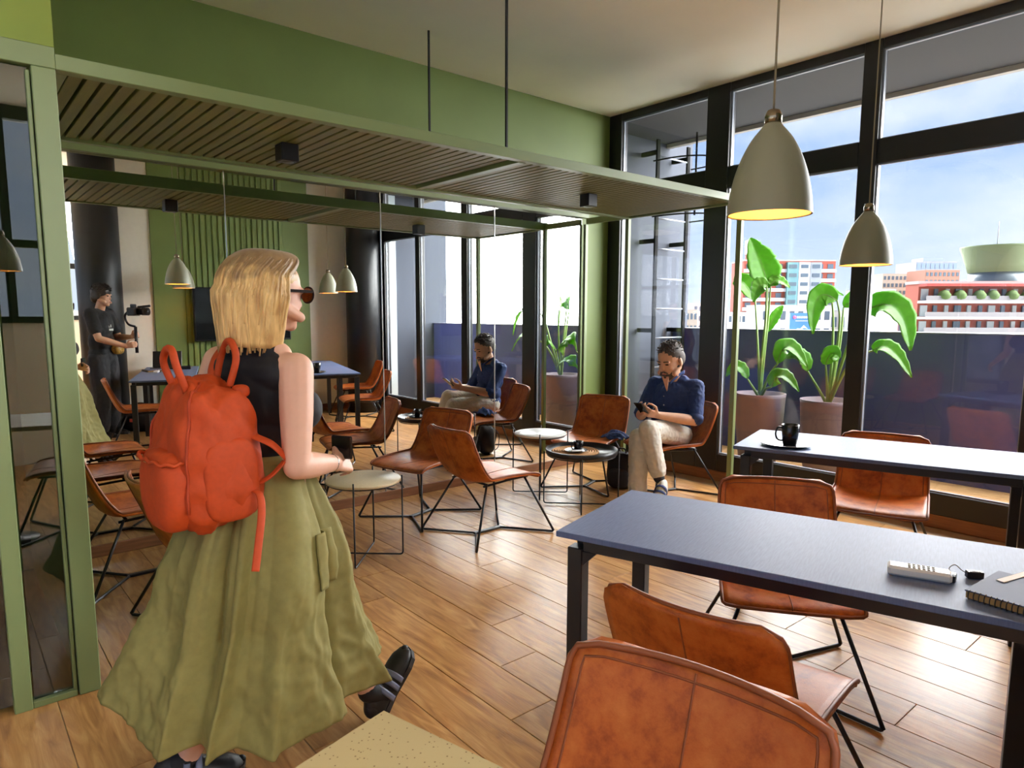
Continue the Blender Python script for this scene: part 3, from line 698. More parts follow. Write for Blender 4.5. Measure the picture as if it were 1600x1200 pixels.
building('apartment_block', 'small hazy white block left of the green post', 1124, 1166, 488, 240, 12, WBAND, 3, 6)
building('tower_block', 'beige tower block right of the far pendant lamp', 1380, 1424, 428, 320, 16, BEIGE, 9, 7, fh=3.4)
building('tower_block', 'narrow beige tower block beside the glass tower', 1420, 1440, 432, 330, 14, BEIGE, 9, 3, fh=3.4)
t, w, H = building('glass_tower', 'blue grey glass tower on the skyline', 1432, 1496, 410, 340, 18, BLUEG, 12, 9, win=mat('tower_window', (120, 138, 162), .2), fh=3.4, winw=.7, winh=.65)
MB().box((0, 8, H+1.2), (w*.5, 10, 2.4)).build('upper_floors', BLUEG, t)
building('tower_block', 'terracotta tower block in front of the glass tower', 1446, 1500, 422, 300, 14, PINK, 9, 8, fh=3.3)
building('apartment_block', 'low white rooftops right of the dark mullion', 1352, 1400, 452, 210, 12, WBAND, 4, 6)
building('apartment_block', 'white gabled rooftop block below the beige towers', 1392, 1438, 462, 180, 12, PALE, 4, 5)
building('apartment_block', 'white corner block beside the terraced brick block', 1404, 1440, 480, 140, 10, WBAND, 2, 4)
building('apartment_block', 'pale low block behind the second plant', 1296, 1350, 486, 225, 10, PALE, 2, 8)
# terraced brick block on the right
t, w, H = building('terraced_block', 'brick block with white balcony slabs and a red roof edge', 1436, 1720, 444, 120, 4, BRICK, group=None)
a = px(1436, 444, 120); zs = [px(1500, v, 120).z for v in (446, 472, 497, 521, 546)]
for i, z in enumerate(zs):
    zz = z+40
    MB().box((0, -1.2, zz), (w*1.0, 2.6, .45)).build('balcony_slab', mat('red_eave', (150, 56, 50), .8) if i == 0 else WBAND, t)
    if i < 4:
        dz = z-zs[i+1]
        for k in range(16):
            x = -w/2+w*(k+.5)/16
            MB().box((x, -.12, zz-dz*.55), (w/16*(.34 if k % 3 else .6), .3, dz*.68)).build('window', GLASSW if k % 2 else mat('far_shutter', (160, 166, 166), .6), t)
        MB().box((0, -2.45, zz-dz+.6), (w, .06, .9)).build('balcony_rail', mat('far_rail', (120, 116, 118), .5), t)
for k in range(10):
    MB().lathe([(0, 0), (.9, .4), (1.1, 1.0), (.6, 1.7), (0, 1.9)], 8, (-w/2+3+k*2.9+random.random(), -2.0, zs[1]+40+.2)).build('balcony_shrub', mat('far_green', (76, 98, 46), .8), t)
c = px(1560, 412, 150)
rt_ = thing('rooftop_tower', 'round sage green tower top with antenna above the terraced block', 'tower', (c.x, c.y, c.z))
MB().lathe([(5.6, -2.0), (6.2, 0), (7.4, 3.4), (7.4, 3.7), (0, 3.7)], 40).build('drum', SAGE, rt_)
MB().lathe([(5.4, -6), (5.4, -1.9)], 32).build('window_band', mat('dark_far_glass', (78, 92, 100), .3), rt_)
MB().box((0, 0, -14), (14, 10, 18)).build('base_block', mat('far_grey', (130, 132, 138), .7), rt_)
MB().tube([(-2, 0, 3.6), (-2, 0, 9.0)], .09, 6).build('antenna', mat('far_steel', (110, 112, 120), .4), rt_)
# blue billboard
a = px(1235, 487, 130); b = px(1270, 487, 130); e = b-a; ang = math.atan2(e.y, e.x); c = (a+b)/2; w = e.length
bb = thing('billboard', 'blue billboard with a pink mark and white lettering, behind the plants', 'billboard', (c.x, c.y, px(1250, 517, 130).z-2), ang)
MB().box((0, .2, 3.2), (w, .3, 4.4)).build('panel', mat('billboard_blue', (60, 116, 180), .5), bb)
MB().lathe([(0, 0), (.34, 0), (.34, .06), (0, .06)], 12).build('pink_mark', mat('billboard_pink', (226, 88, 130), .5), bb, loc=(-w*.30, -.02, 4.6), rot=(PI/2, 0, 0))
for k in range(6): MB().box((-w*.16+k*w*.095, -.0, 4.6), (w*.07, .05, .42)).build('lettering', WBAND, bb)
MB().box((w*.05, -.0, 3.9), (w*.6, .05, .12)).build('lettering', WBAND, bb)
MB().prism([(0, 0), (.5, .3), (1.0, .2), (1.6, .9), (2.4, .2), (1.6, .35), (1.0, -.1)], (-w*.25, .03, 2.2), (1, 0, 0), (0, 0, 1), .05).build('white_swoosh', mat('pale_blue', (196, 222, 244), .5), bb)
for sx in (-.35, .35): MB().box((w*sx, .4, -18), (.3, .3, 38)).build('support_post', mat('far_steel', (110, 112, 120), .4), bb)
# blocks seen through the window behind the camera (in the mirror and the booth glass)
for k in range(7):
    X = -70+k*26; Yb = -150-(k*37 % 60); h_ = 40+(k*53 % 17)-6
    t = thing('apartment_block', 'hazy %s block outside the rear window, %s' % (('white', 'beige', 'grey')[k % 3], ('far left', 'left', 'centre left', 'centre', 'centre right', 'right', 'far right')[k]), 'building', (X, Yb, -40), 0)
    MB().box((0, 0, h_/2), (20, 14, h_)).build('walls', (PALE, BEIGE, mat('grey_render', (150, 154, 160), .85))[k % 3], t)
    wm = MB().box((0, 7.05, 0), (1.7, .2, 1.5)).mesh('window'); wm.materials.append(GLASSW)
    for j in range(5):
        for i in range(6): obj('window', wm, None, t, (-8+i*3.2, 0, h_-2.2-j*3.1))

# ================================================================== small things
PAPER = mat('white_paper', (232, 232, 230), .7)
def onplane(u, v, z):
    d = fw + rt2*((u-cx_px)/f_px) - up2*((v-cy_px)/f_px); return Vector((0, 0, HC)) + d*((z-HC)/d.z)
MUG = mat('black_ceramic', (20, 20, 24), .25, coat=.3)
def mug(name, x, y, z, r, h, rz, label, group=None):
    t = thing(name, label, 'mug', (x, y, z), rz, group)
    MB().lathe([(0, 0), (r*.72, 0), (r*.78, .004), (r*.92, h*.5), (r, h-.002), (r-.002, h), (r-.0045, h-.003), (r*.86, h*.45), (r*.70, .007), (0, .007)], 32).build('cup', MUG, t)
    MB().lathe([(0, h*.72), (r*.9, h*.72)], 24).build('coffee', mat('coffee', (40, 22, 12), .2), t)
    MB().tube(bez([(r*.95, 0, h*.85), (r*1.5, 0, h*.86), (r*1.72, 0, h*.55), (r*1.45, 0, h*.28), (r*.86, 0, h*.22)], 6), .0045, 8).build('handle', MUG, t)
    return t
def saucer(x, y, z, r, label, sx=1.0, rz=0.0):
    t = tag(MB().lathe([(0, 0), (r*.62, 0), (r*.95, .010), (r, .013), (r*.97, .0145), (r*.62, .005), (0, .005)], 40).build('saucer', MUG), label, 'saucer')
    t.location = (x, y, z); t.scale = (sx, 1, 1); t.rotation_euler = (0, 0, rz); return t
saucer(3.255, 1.690, .750, .105, 'black oval saucer under the mug on the window desk', 1.15, -1.27)
mug('mug', 3.27, 1.675, .7555, .043, .105, math.radians(140), 'black mug on the saucer on the window desk')
# woven mat, saucer, packet and cup on the tray table
wm_ = thing('placemat', 'round woven straw mat on the black tray', 'placemat', (3.535, 3.44, .4045))
STRAW = mat('straw', (176, 128, 78), .8, noise_amt=.35, noise_scale=160)
for k in range(9): MB().tube([((.018+.0185*k)*math.cos(a), (.018+.0185*k)*math.sin(a), .0065+.0012*(i % 2)) for i, a in enumerate([2*PI*j/(20+6*k) for j in range(20+6*k)])], .0088, 6, closed=True).build('woven_ring', STRAW, wm_)
saucer(3.50, 3.395, .421, .085, 'dark saucer on the woven mat')
mug('cup', 3.51, 3.385, .4265, .036, .072, math.radians(170), 'small black coffee cup on the tray table')
tag(MB().box((3.455, 3.345, .4405), (.085, .035, .008), Matrix.Rotation(-.5, 3, 'Z'), bev=.003).build('sugar_packet', PAPER), 'white paper packet beside the small cup', 'packet')
# remote control
r0 = thing('remote_control', 'white remote control on the near slate desk', 'remote control', (1.862, .597, .7505), math.radians(-69))
MB().box((0, 0, .0135), (.140, .048, .025), bev=.006).build('casing', mat('white_plastic', (224, 226, 228), .4), r0)
bt = MB().lathe([(.0034, 0), (.0034, .0015), (0, .0018)], 10).mesh('button'); bt.materials.append(mat('button_grey', (120, 118, 110), .5))
for i in range(6):
    for j in range(3): obj('button', bt, None, r0, (-.022+i*.0105, -.0125+j*.0125, .026))
# keys: two memory sticks on a cord
k0 = thing('usb_keys', 'two black memory sticks on a cord by the notebook', 'memory sticks', (1.935, .520, .7505), math.radians(-40))
MB().box((-.036, -.012, .009), (.034, .016, .017), Matrix.Rotation(.9, 3, 'Z'), bev=.002).build('stick', mat('black_plastic', (28, 28, 32), .3), k0)
MB().box((.03, .004, .010), (.038, .018, .018), Matrix.Rotation(-.2, 3, 'Z'), bev=.002).build('stick', mat('black_plastic', (28, 28, 32), .3), k0)
MB().box((-.036, -.012, .0185), (.014, .013, .002), Matrix.Rotation(.9, 3, 'Z')).build('chrome_cap', mat('chrome', (200, 200, 205), .15, metal=1), k0)
for k in range(5): MB().box((.020+.005*k, .003-.001*k, .0195), (.0028, .008, .0008), Matrix.Rotation(-.2, 3, 'Z')).build('lettering', PAPER, k0)
MB().tube(bez([(-.028, -.004, .010), (-.026, .018, .02), (-.004, .030, .026), (.010, .022, .014), (.014, .006, .012)], 6), .0012, 6).build('cord', mat('black_plastic', (28, 28, 32), .3), k0)
# notebook
n0 = thing('notebook', 'spiral notebook with dark cover at the right edge of the near desk', 'notebook', (1.800, .478, .7505), math.radians(-94))
MB().box((.11, .105, .010), (.22, .20, .016)).build('pages', mat('kraft_pages', (176, 142, 92), .8, noise_amt=.25, noise_scale=200, stretch=(60, 1, 60)), n0)
MB().box((.11, .105, .0195), (.225, .205, .003), bev=.001).build('cover', mat('slate_cover', (84, 94, 126), .6, spec=.15), n0)
ring = MB().tube([(0, .009*math.cos(2*PI*i/12), .011+.011*math.sin(2*PI*i/12)) for i in range(12)], .0012, 5, closed=True).mesh('spiral_ring'); ring.materials.append(mat('black_plastic', (28, 28, 32), .3))
for i in range(20): obj('spiral_ring', ring, None, n0, (.008+i*.0108, .004, 0))
tag(MB().box((1.985, .425, .773), (.13, .018, .0012), Matrix.Rotation(-.25, 3, 'Z')).build('paper_slip', PAPER), 'thin white paper slip lying across the notebook', 'paper')
# laptop desk (seen in the mirror)
lp = thing('laptop', 'open black laptop on the desk, seen in the mirror', 'laptop', (2.10, .02, .7505), math.radians(200))
MB().box((0, 0, .009), (.32, .22, .016), bev=.004).build('base', mat('black_plastic', (28, 28, 32), .3), lp)
MB().box((0, .15, .105), (.32, .010, .21), Matrix.Rotation(-.45, 3, 'X'), bev=.003).build('screen_lid', mat('black_plastic', (28, 28, 32), .3), lp)
MB().box((0, .01, .0175), (.28, .12, .002)).build('keyboard', mat('tv_screen', (8, 8, 10), .12), lp)
tag(MB().box((2.245, .235, .770), (.15, .11, .038), Matrix.Rotation(.3, 3, 'Z'), bev=.006).build('router_box', mat('black_plastic', (28, 28, 32), .3)), 'small black box on the laptop desk, seen in the mirror', 'box')
for i, (x, y, a, lab) in enumerate(((1.90, .13, .4, 'white paper sheet at the desk edge, seen in the mirror'), (1.98, .215, 1.0, 'second white paper sheet by the laptop, seen in the mirror'), (2.16, -.16, .1, 'white paper sheet behind the laptop, seen in the mirror'))):
    tag(MB().box((x, y, .752+.0012*i), (.10, .14, .0015), Matrix.Rotation(a, 3, 'Z')).build('paper_sheet', PAPER), lab, 'paper')
# black backpack on the floor next to the seated man
CLOTHB = mat('black_nylon', (24, 24, 27), .75, noise_amt=.2, noise_scale=40)
def blob(fn, nu=28, nv=18):
    """closed lump: fn(dir)->point"""
    m = MB(); vs = []; fs = []
    for j in range(nv+1):
        th = PI*j/nv
        for i in range(nu):
            ph = 2*PI*i/nu; vs.append(fn(Vector((math.sin(th)*math.cos(ph), math.sin(th)*math.sin(ph), math.cos(th)))))
    for j in range(nv):
        for i in range(nu):
            i2 = (i+1) % nu; fs.append((j*nu+i, j*nu+i2, (j+1)*nu+i2, (j+1)*nu+i))
    m.add(vs, fs, True); return m
def sbox(d, sx, sy, sz, p=4.0):
    k = (abs(d.x)**p+abs(d.y)**p+abs(d.z)**p)**(-1/p); return Vector((d.x*k*sx, d.y*k*sy, d.z*k*sz))
bp = thing('backpack', 'black backpack on the floor by the seated man', 'backpack', (4.20, 3.565, 0), math.radians(25)); bp.scale = (.72, .72, .72)
blob(lambda d: sbox(d, .12, .155, .205, 3.2)*(1+.03*math.sin(d.x*7+d.z*5))+Vector((0, 0, .206))).build('main_body', CLOTHB, bp)
blob(lambda d: sbox(d, .05, .12, .11, 3)+Vector((-.125, 0, .14))).build('front_pocket', CLOTHB, bp)
MB().tube(bez([(.02, -.05, .40), (.02, -.03, .45), (.02, .03, .45), (.02, .05, .40)], 6), .009, 8).build('grab_handle', CLOTHB, bp)
for sy in (-1, 1): MB().tube(bez([(.10, sy*.07, .38), (.17, sy*.09, .28), (.16, sy*.11, .12), (.10, sy*.12, .06)], 6), .016, 8, flat=.35).build('shoulder_strap', CLOTHB, bp)
# blue jacket on the empty chair
jk = MB().sheet(lambda u, v: Vector((4.16+.15*(u-.5)+.02*math.sin(v*9), 3.60+.20*(v-.5), .425+.055*math.sin(PI*u)*math.sin(PI*v)+.008*math.sin(u*17+v*11))), 16, 16, .006).build('folded_jacket', mat('blue_check', (66, 96, 160), .8, col2=(30, 44, 84), noise_scale=70))
tag(jk, 'blue folded jacket on the empty chair beside the man', 'jacket')

# ================================================================== people
def capsule(m, a, b, ra, rb, n=14, k=5):
    """tapered capsule a->b"""
    a, b = Vector(a), Vector(b); d = (b-a); L = d.length
    if L < 1e-6: d = Vector((0, 0, 1))
    else: d.normalize()
    pts = []; rs = []
    for i in range(k): t = PI/2*(1-i/k); pts.append(a-d*ra*math.sin(t)); rs.append(max(ra*math.cos(t), ra*.02))
    pts.append(a); rs.append(ra)
    if L > 1e-6: pts.append(b); rs.append(rb)
    for i in range(1, k+1): t = PI/2*i/k; pts.append(b+d*rb*math.sin(t)); rs.append(max(rb*math.cos(t), rb*.02))
    m.tube(pts, rs, n)
def chain(m, pts, rs, n=14):
    for i in range(len(pts)-1): capsule(m, pts[i], pts[i+1], rs[i], rs[i+1], n)
def ellip(m, c, r, R=None, nu=22, nv=14):
    c = Vector(c); R = R or Matrix.Identity(3); vs = []; fs = []
    for j in range(nv+1):
        th = PI*j/nv
        for i in range(nu):
            ph = 2*PI*i/nu; vs.append(c + R @ Vector((r[0]*math.sin(th)*math.cos(ph), r[1]*math.sin(th)*math.sin(ph), r[2]*math.cos(th))))
    for j in range(nv):
        for i in range(nu):
            i2 = (i+1) % nu; fs.append((j*nu+i, (j+1)*nu+i, (j+1)*nu+i2, j*nu+i2))
    m.add(vs, fs, True)
def fuse(m, name, material, parent=None, voxel=.006, smooth=6, wrinkle=None, cut=None):
    """weld overlapping closed lumps into ONE continuous skin"""
    o = obj('tmp', m.mesh('tmp'))
    md = o.modifiers.new('r', 'REMESH'); md.mode = 'VOXEL'; md.voxel_size = voxel; md.use_smooth_shade = True
    if smooth: s = o.modifiers.new('s', 'SMOOTH'); s.factor = .5; s.iterations = smooth
    dg = bpy.context.evaluated_depsgraph_get(); me = bpy.data.meshes.new_from_object(o.evaluated_get(dg)); me.name = name
    bpy.data.objects.remove(o)
    if cut or wrinkle:
        bm = bmesh.new(); bm.from_mesh(me)
        if cut:
            for co, no in cut: bmesh.ops.bisect_plane(bm, geom=bm.verts[:]+bm.edges[:]+bm.faces[:], plane_co=co, plane_no=no, clear_outer=True)
        if wrinkle:
            amp, sc, sv = wrinkle; bm.normal_update()
            for v in bm.verts:
                p = v.co; w = noise.noise(Vector((p.x*sc*sv[0], p.y*sc*sv[1], p.z*sc*sv[2]))); w2 = 1-abs(noise.noise(Vector((p.x*sc*2.1*sv[0]+9, p.y*sc*2.1*sv[1], p.z*sc*2.1*sv[2]))))*2
                v.co += v.normal*(amp*w+amp*.6*w2)
        bm.to_mesh(me); bm.free()
    me.polygons.foreach_set('use_smooth', [True]*len(me.polygons)); me.update()
    return obj(name, me, material, parent)
def frame(c, deg):
    a = math.radians(deg); cc, ss = math.cos(a), math.sin(a)
    return lambda f, l, u: Vector((c[0]+cc*f-ss*l, c[1]+ss*f+cc*l, u))
def rotz(deg): return Matrix.Rotation(math.radians(deg), 3, 'Z')
def hand(m, wrist, fwd, palm_n, L=.17, curl=.9, side=1, rad=.0078):
    """palm + four fingers + thumb; fwd = wrist->knuckles, palm_n = direction the palm faces, side=+1 thumb on fwd x palm_n side"""
    w = Vector(wrist); f = Vector(fwd).normalized(); n = Vector(palm_n); n = (n-f*n.dot(f)).normalized(); s = f.cross(n)*side
    pl = L*.46
    for k in range(4):
        off = (1.5-k)*.0185
        capsule(m, w+s*off*.55, w+f*pl+s*off, .0125, .0105, 10, 3)
        fl = L*(.47, .54, .50, .40)[k]; p = w+f*pl+s*off*1.05; ang = 0
        for j, seg in enumerate((.45, .31, .24)):
            ang += curl*(.75, 1.0, .7)[j]; d = f*math.cos(ang)+n*math.sin(ang); q = p+d*fl*seg
            capsule(m, p, q, rad*(1-.08*j), rad*(.95-.1*j), 10, 3); p = q
    t0 = w+f*L*.12+s*.024; t1 = t0+(f*.55+s*.65+n*.25).normalized()*L*.26; t2 = t1+(f*.85+s*.05+n*.55).normalized()*L*.20; t3 = t2+(f*.8-s*.25+n*.5).normalized()*L*.13
    capsule(m, t0, t1, .0125, .010, 10, 3); capsule(m, t1, t2, .0095, .0085, 10, 3); capsule(m, t2, t3, .0083, .007, 10, 3)
def head(m, c, deg, tilt=0.0, s=1.0, nose=1.0):
    """head lump, eyes looking along deg; tilt>0 looks down. c = middle of the head"""
    R = rotz(deg) @ Matrix.Rotation(math.radians(tilt), 3, 'Y')
    P = lambda x, y, z: Vector(c) + R @ Vector((x*s, y*s, z*s))
    ellip(m, P(-.012, 0, .035), (.098*s, .077*s, .088*s), R)
    ellip(m, P(.018, 0, -.015), (.072*s, .066*s, .092*s), R)
    ellip(m, P(.034, 0, -.062), (.052*s, .050*s, .052*s), R)
    ellip(m, P(.062, 0, -.096), (.022*s, .026*s, .020*s), R)             # chin
    capsule(m, P(.084, 0, .012), P(.098*nose, 0, -.028), .007*s, .0088*s, 10, 3)  # nose
    for y in (-1, 1):
        ellip(m, P(.076, y*.030, .018), (.016*s, .020*s, .010*s), R)      # brow
        ellip(m, P(.054, y*.036, -.030), (.022*s, .022*s, .024*s), R)    # cheek
        capsule(m, P(.060, y*.060, -.070), P(.0, y*.062, -.045), .018*s, .02*s, 10, 3)
        ellip(m, P(-.012, y*.078, -.008), (.020*s, .009*s, .032*s), R @ Matrix.Rotation(y*.25, 3, 'Z'))  # ear
    ellip(m, P(.080, 0, -.058), (.009*s, .020*s, .005*s), R); ellip(m, P(.079, 0, -.068), (.009*s, .017*s, .005*s), R)   # lips
    return P, R
SKIN1 = mat('skin_fair', (226, 176, 150), .5, noise_amt=.04, noise_scale=20); SKIN2 = mat('skin_tan', (216, 166, 136), .5, noise_amt=.05, noise_scale=20)
EYE = mat('eye_dark', (30, 24, 20), .2); LIP = mat('lips', (178, 96, 88), .45)
HAIRB = mat('hair_blond', (234, 198, 130), .42, col2=(184, 140, 80), noise_scale=16, stretch=(3, 3, .7), sheen=.2); HAIRD = mat('hair_dark', (46, 36, 30), .5, noise_amt=.35, noise_scale=60); HAIRG = mat('hair_greying', (74, 62, 54), .6, noise_amt=.4, noise_scale=90)
BLACKC = mat('black_jersey', (22, 22, 26), .75, noise_amt=.15, noise_scale=30)

# ---------------------------------------------------------------- walking woman
W0 = thing('person', 'blonde person in black top and long olive skirt walking with an orange backpack', 'person', (.76, 2.09, 0))
def rel(o): o.location = -Vector(W0.location); return o
m = MB()
TW = 22                                       # torso yaw
G = frame((.765, 2.09), TW)
shR, shL = Vector((.808, 1.935, 1.246)), Vector((.690, 2.250, 1.255))
elR, wrR = Vector((.772, 1.868, .972)), Vector((.930, 1.955, .945))
elL, wrL = Vector((.60, 2.32, .98)), Vector((.74, 2.40, .86))
ellip(m, G(.005, 0, 1.17), (.092, .140, .135), rotz(TW)); ellip(m, G(.0, 0, 1.02), (.082, .112, .12), rotz(TW)); ellip(m, G(-.01, 0, .90), (.105, .145, .12), rotz(TW))
capsule(m, shR, shL, .050, .050); capsule(m, G(-.01, -.08, 1.285), G(-.01, .08, 1.285), .042, .042)
capsule(m, G(0, 0, 1.27), Vector((.802, 2.10, 1.40)), .056, .047)
chain(m, [shR, shR.lerp(elR, .45), elR], [.051, .049, .039]); chain(m, [elR, elR.lerp(wrR, .35), wrR], [.040, .041, .026])
chain(m, [shL, shL.lerp(elL, .45), elL], [.054, .047, .037]); chain(m, [elL, elL.lerp(wrL, .35), wrL], [.037, .038, .024])
hand(m, wrR, wrR-elR, (.2, .75, -.35), .165, .95, 1); hand(m, wrL, wrL-elL, (.2, -.6, -.3), .165, .8, -1)
hipR, hipL = Vector((.775, 2.01, .86)), Vector((.735, 2.17, .86))
# right leg trails (supporting), left leg reaches forward to the heel strike
kneeB, ankB = Vector((.66, 2.02, .48)), Vector((.475, 2.05, .095)); kneeF, ankF = Vector((.915, 2.075, .50)), Vector((1.045, 1.985, .125))
chain(m, [hipR, kneeB], [.082, .055]); chain(m, [kneeB, kneeB.lerp(ankB, .35), ankB], [.052, .054, .034])
chain(m, [hipL, kneeF], [.082, .055]); chain(m, [kneeF, kneeF.lerp(ankF, .35), ankF], [.052, .052, .034])
HCW = Vector((.815, 2.105, 1.470))
PH, RH = head(m, HCW, 10, 4, .97)
rel(fuse(m, 'body', SKIN1, W0, .0048, 9))
for y in (-1, 1): rel(MB().box((0, 0, 0), (.001, .001, .001)).build('eye', EYE, W0)) if False else None
m = MB(); ellip(m, G(.006, 0, 1.165), (.102, .148, .145), rotz(TW)); ellip(m, G(.0, 0, 1.02), (.090, .120, .13), rotz(TW)); ellip(m, G(-.008, 0, .94), (.098, .132, .10), rotz(TW))
for l in (-.065, .065): ellip(m, G(.092, l, 1.108), (.066, .064, .070), rotz(TW))
capsule(m, G(-.012, -.060, 1.285), G(-.012, .060, 1.285), .052, .052); capsule(m, G(-.025, -.098, 1.235), G(-.025, .098, 1.235), .062, .062); capsule(m, G(-.01, 0, 1.25), G(.012, 0, 1.325), .072, .057)
rel(fuse(m, 'top', BLACKC, W0, .006, 5, (.0025, 14, (1, 1, .7)), [(Vector((0, 0, 1.338)), Vector((-.1, 0, 1)))]))
# skirt
OLIVE = mat('olive_cotton', (138, 130, 74), .8, noise_amt=.07, noise_scale=40, bump=.05, bump_scale=500)
hem = [(.265, 2.20, .285), (.36, 2.02, .20), (.50, 1.90, .185), (.62, 1.80, .185), (.80, 1.785, .215), (1.00, 1.895, .19), (1.115, 2.03, .20), (1.03, 2.22, .24), (.80, 2.36, .22), (.60, 2.42, .22), (.40, 2.36, .24)]
def closed_cr(P, t):
    n = len(P); s = (t % 1)*n; i = int(s); f = s-i; p = [Vector(P[(i+k-1) % n]) for k in range(4)]
    return .5*((2*p[1])+(-p[0]+p[2])*f+(2*p[0]-5*p[1]+4*p[2]-p[3])*f*f+(-p[0]+3*p[1]-3*p[2]+p[3])*f**3)
wc = Vector((.752, 2.088, .965)); hc = Vector((.66, 2.08, 0))
def skirt(u, v):
    h = closed_cr(hem, u); a = math.atan2(h.y-hc.y, h.x-hc.x)
    wst = wc + Vector((math.cos(a)*.112, math.sin(a)*.128, 0))
    p = wst.lerp(h, v**.92); hipb = math.sin(PI*min(1, v*1.7))*.035 if v < .59 else 0
    d = Vector((math.cos(a), math.sin(a), 0)); tg = Vector((-math.sin(a), math.cos(a), 0))
    n1 = noise.noise(Vector((math.cos(a)*1.7, math.sin(a)*1.7, v*1.3+4)))
    ph = a*8 + 1.9*math.sin(a*3+.6) + 1.6*n1
    tri = 2/PI*math.asin(max(-1, min(1, math.sin(ph)*.985))); tri2 = 2/PI*math.asin(math.sin(ph*2.3+2*v+1)*.97)
    fold = tri*(.008+.034*v) + tri2*.010*math.sin(PI*min(1, v*1.05))
    crumple = .012*noise.noise(Vector((p.x*11, p.y*11, p.z*7)))+.007*(1-2*abs(noise.noise(Vector((p.x*19+5, p.y*19, p.z*13)))))+.003*noise.noise(Vector((p.x*50, p.y*50, p.z*40)))
    deep = -.10*v*math.exp(-((a+.78)/.075)**2)                 # the deep front pleat
    return p + d*(hipb+fold+crumple*(.25+v)+deep) + tg*.014*math.cos(ph)*v + Vector((0, 0, -.006*tri*v))
sk = rel(MB().sheet(skirt, 420, 90, .003, closed_u=True).build('skirt', OLIVE, W0))
rel(MB().sheet(lambda u, v: wc+Vector((math.cos(2*PI*u)*.117, math.sin(2*PI*u)*.133, -.02+.045*v)), 48, 3, .003, closed_u=True).build('waistband', OLIVE, W0))
a0 = -1.02
def pocket(u, v):
    uu = .375+.06*u; p = skirt(uu, .26+.22*v); d = Vector((p.x-hc.x, p.y-hc.y, 0)).normalized(); return p+d*(.007+.006*math.sin(PI*u))
rel(MB().sheet(pocket, 16, 16, .004).build('pocket', OLIVE, W0))
# hair: bob with a side parting, built of strands over a full cap
def hair_pt(az, t, lift=0.0):
    """az around the head (0 = face), t 0..1 from parting to tips"""
    el = 1.45-2.75*t
    back = (1-math.cos(az))/2
    r = .093+.012*math.sin(PI*min(1, t*1.05))+.030*back*math.sin(PI*min(1, t*.72))**.8
    ce = math.cos(max(el, -.55)*.62); x = math.cos(az)*r*ce*1.08; y = math.sin(az)*r*.92*ce
    z = .100*math.sin(max(el, -.2)) if el > -.2 else -.0199-(abs(el)-.2)*.150
    if t > .60: k = (t-.60)/.40; w_ = 1.06+.10*k*back-.13*k*k*(1-.55*back); x *= w_*1.02; y *= w_
    p = Vector((x-.018, y, z+.018)); q = p.normalized()
    return p+q*lift
HP = lambda p: HCW + RH @ p
def az_of(s, t):
    """s -1..1 across the sheet; the front edge recedes past the cheek"""
    st = math.radians(28+62*min(1, t/.42)+10*max(0, t-.42))
    return PI + s*(PI-st)
m = MB()
m.sheet(lambda u, v: HP(hair_pt(az_of(2*u-1, v), v)), 60, 26, .012)
ellip(m, HP(Vector((-.016, 0, .048))), (.092, .078, .064), RH)
rnd = random.Random(3)
for k in range(420):
    sA = rnd.uniform(-1, 1); t0 = rnd.random()*.10 if k % 3 else rnd.uniform(.1, .5); t1 = .80+.24*rnd.random(); lf = .000+.010*rnd.random(); ph = rnd.random()*6; dr = (rnd.random()-.5)*.25; am = rnd.uniform(.02, .075)
    pts = [HP(hair_pt(az_of(max(-1, min(1, sA+dr*t*t)), t)+am*t*math.sin(t*7+ph), min(1.05, t), lf*(.3+.7*min(1, t*4))+.006*t*math.sin(t*6+ph))) for t in [t0+(t1-t0)*i/13 for i in range(14)]]
    m.tube(pts, [.0044*(.45+.9*math.sin(PI*(i+.6)/14.2)) for i in range(14)], 5)
def hairmat():
    mt = HAIRB; t = mt.node_tree; L = t.links.new; b = t.nodes['Principled BSDF']; src = b.inputs['Base Color'].links[0].from_socket
    tc = t.nodes.new('ShaderNodeTexCoord'); sp = t.nodes.new('ShaderNodeSeparateXYZ'); L(tc.outputs['Generated'], sp.inputs[0])
    n = t.nodes.new('ShaderNodeTexNoise'); n.inputs['Scale'].default_value = 9; L(tc.outputs['Generated'], n.inputs['Vector'])
    ad = t.nodes.new('ShaderNodeMath'); ad.operation = 'MULTIPLY_ADD'; ad.inputs[1].default_value = .35; L(n.outputs['Fac'], ad.inputs[0]); L(sp.outputs['Z'], ad.inputs[2])
    r = t.nodes.new('ShaderNodeValToRGB'); L(ad.outputs[0], r.inputs[0]); r.color_ramp.elements[0].position = .88; r.color_ramp.elements[0].color = (0, 0, 0, 1); r.color_ramp.elements[1].position = 1.06; r.color_ramp.elements[1].color = (.75, .75, .75, 1)
    mx = t.nodes.new('ShaderNodeMix'); mx.data_type = 'RGBA'; L(r.outputs[0], mx.inputs[0]); L(src, mx.inputs[6]); mx.inputs[7].default_value = lin((104, 74, 48)); L(mx.outputs[2], b.inputs['Base Color'])
hairmat()
rel(m.build('hair', HAIRB, W0))
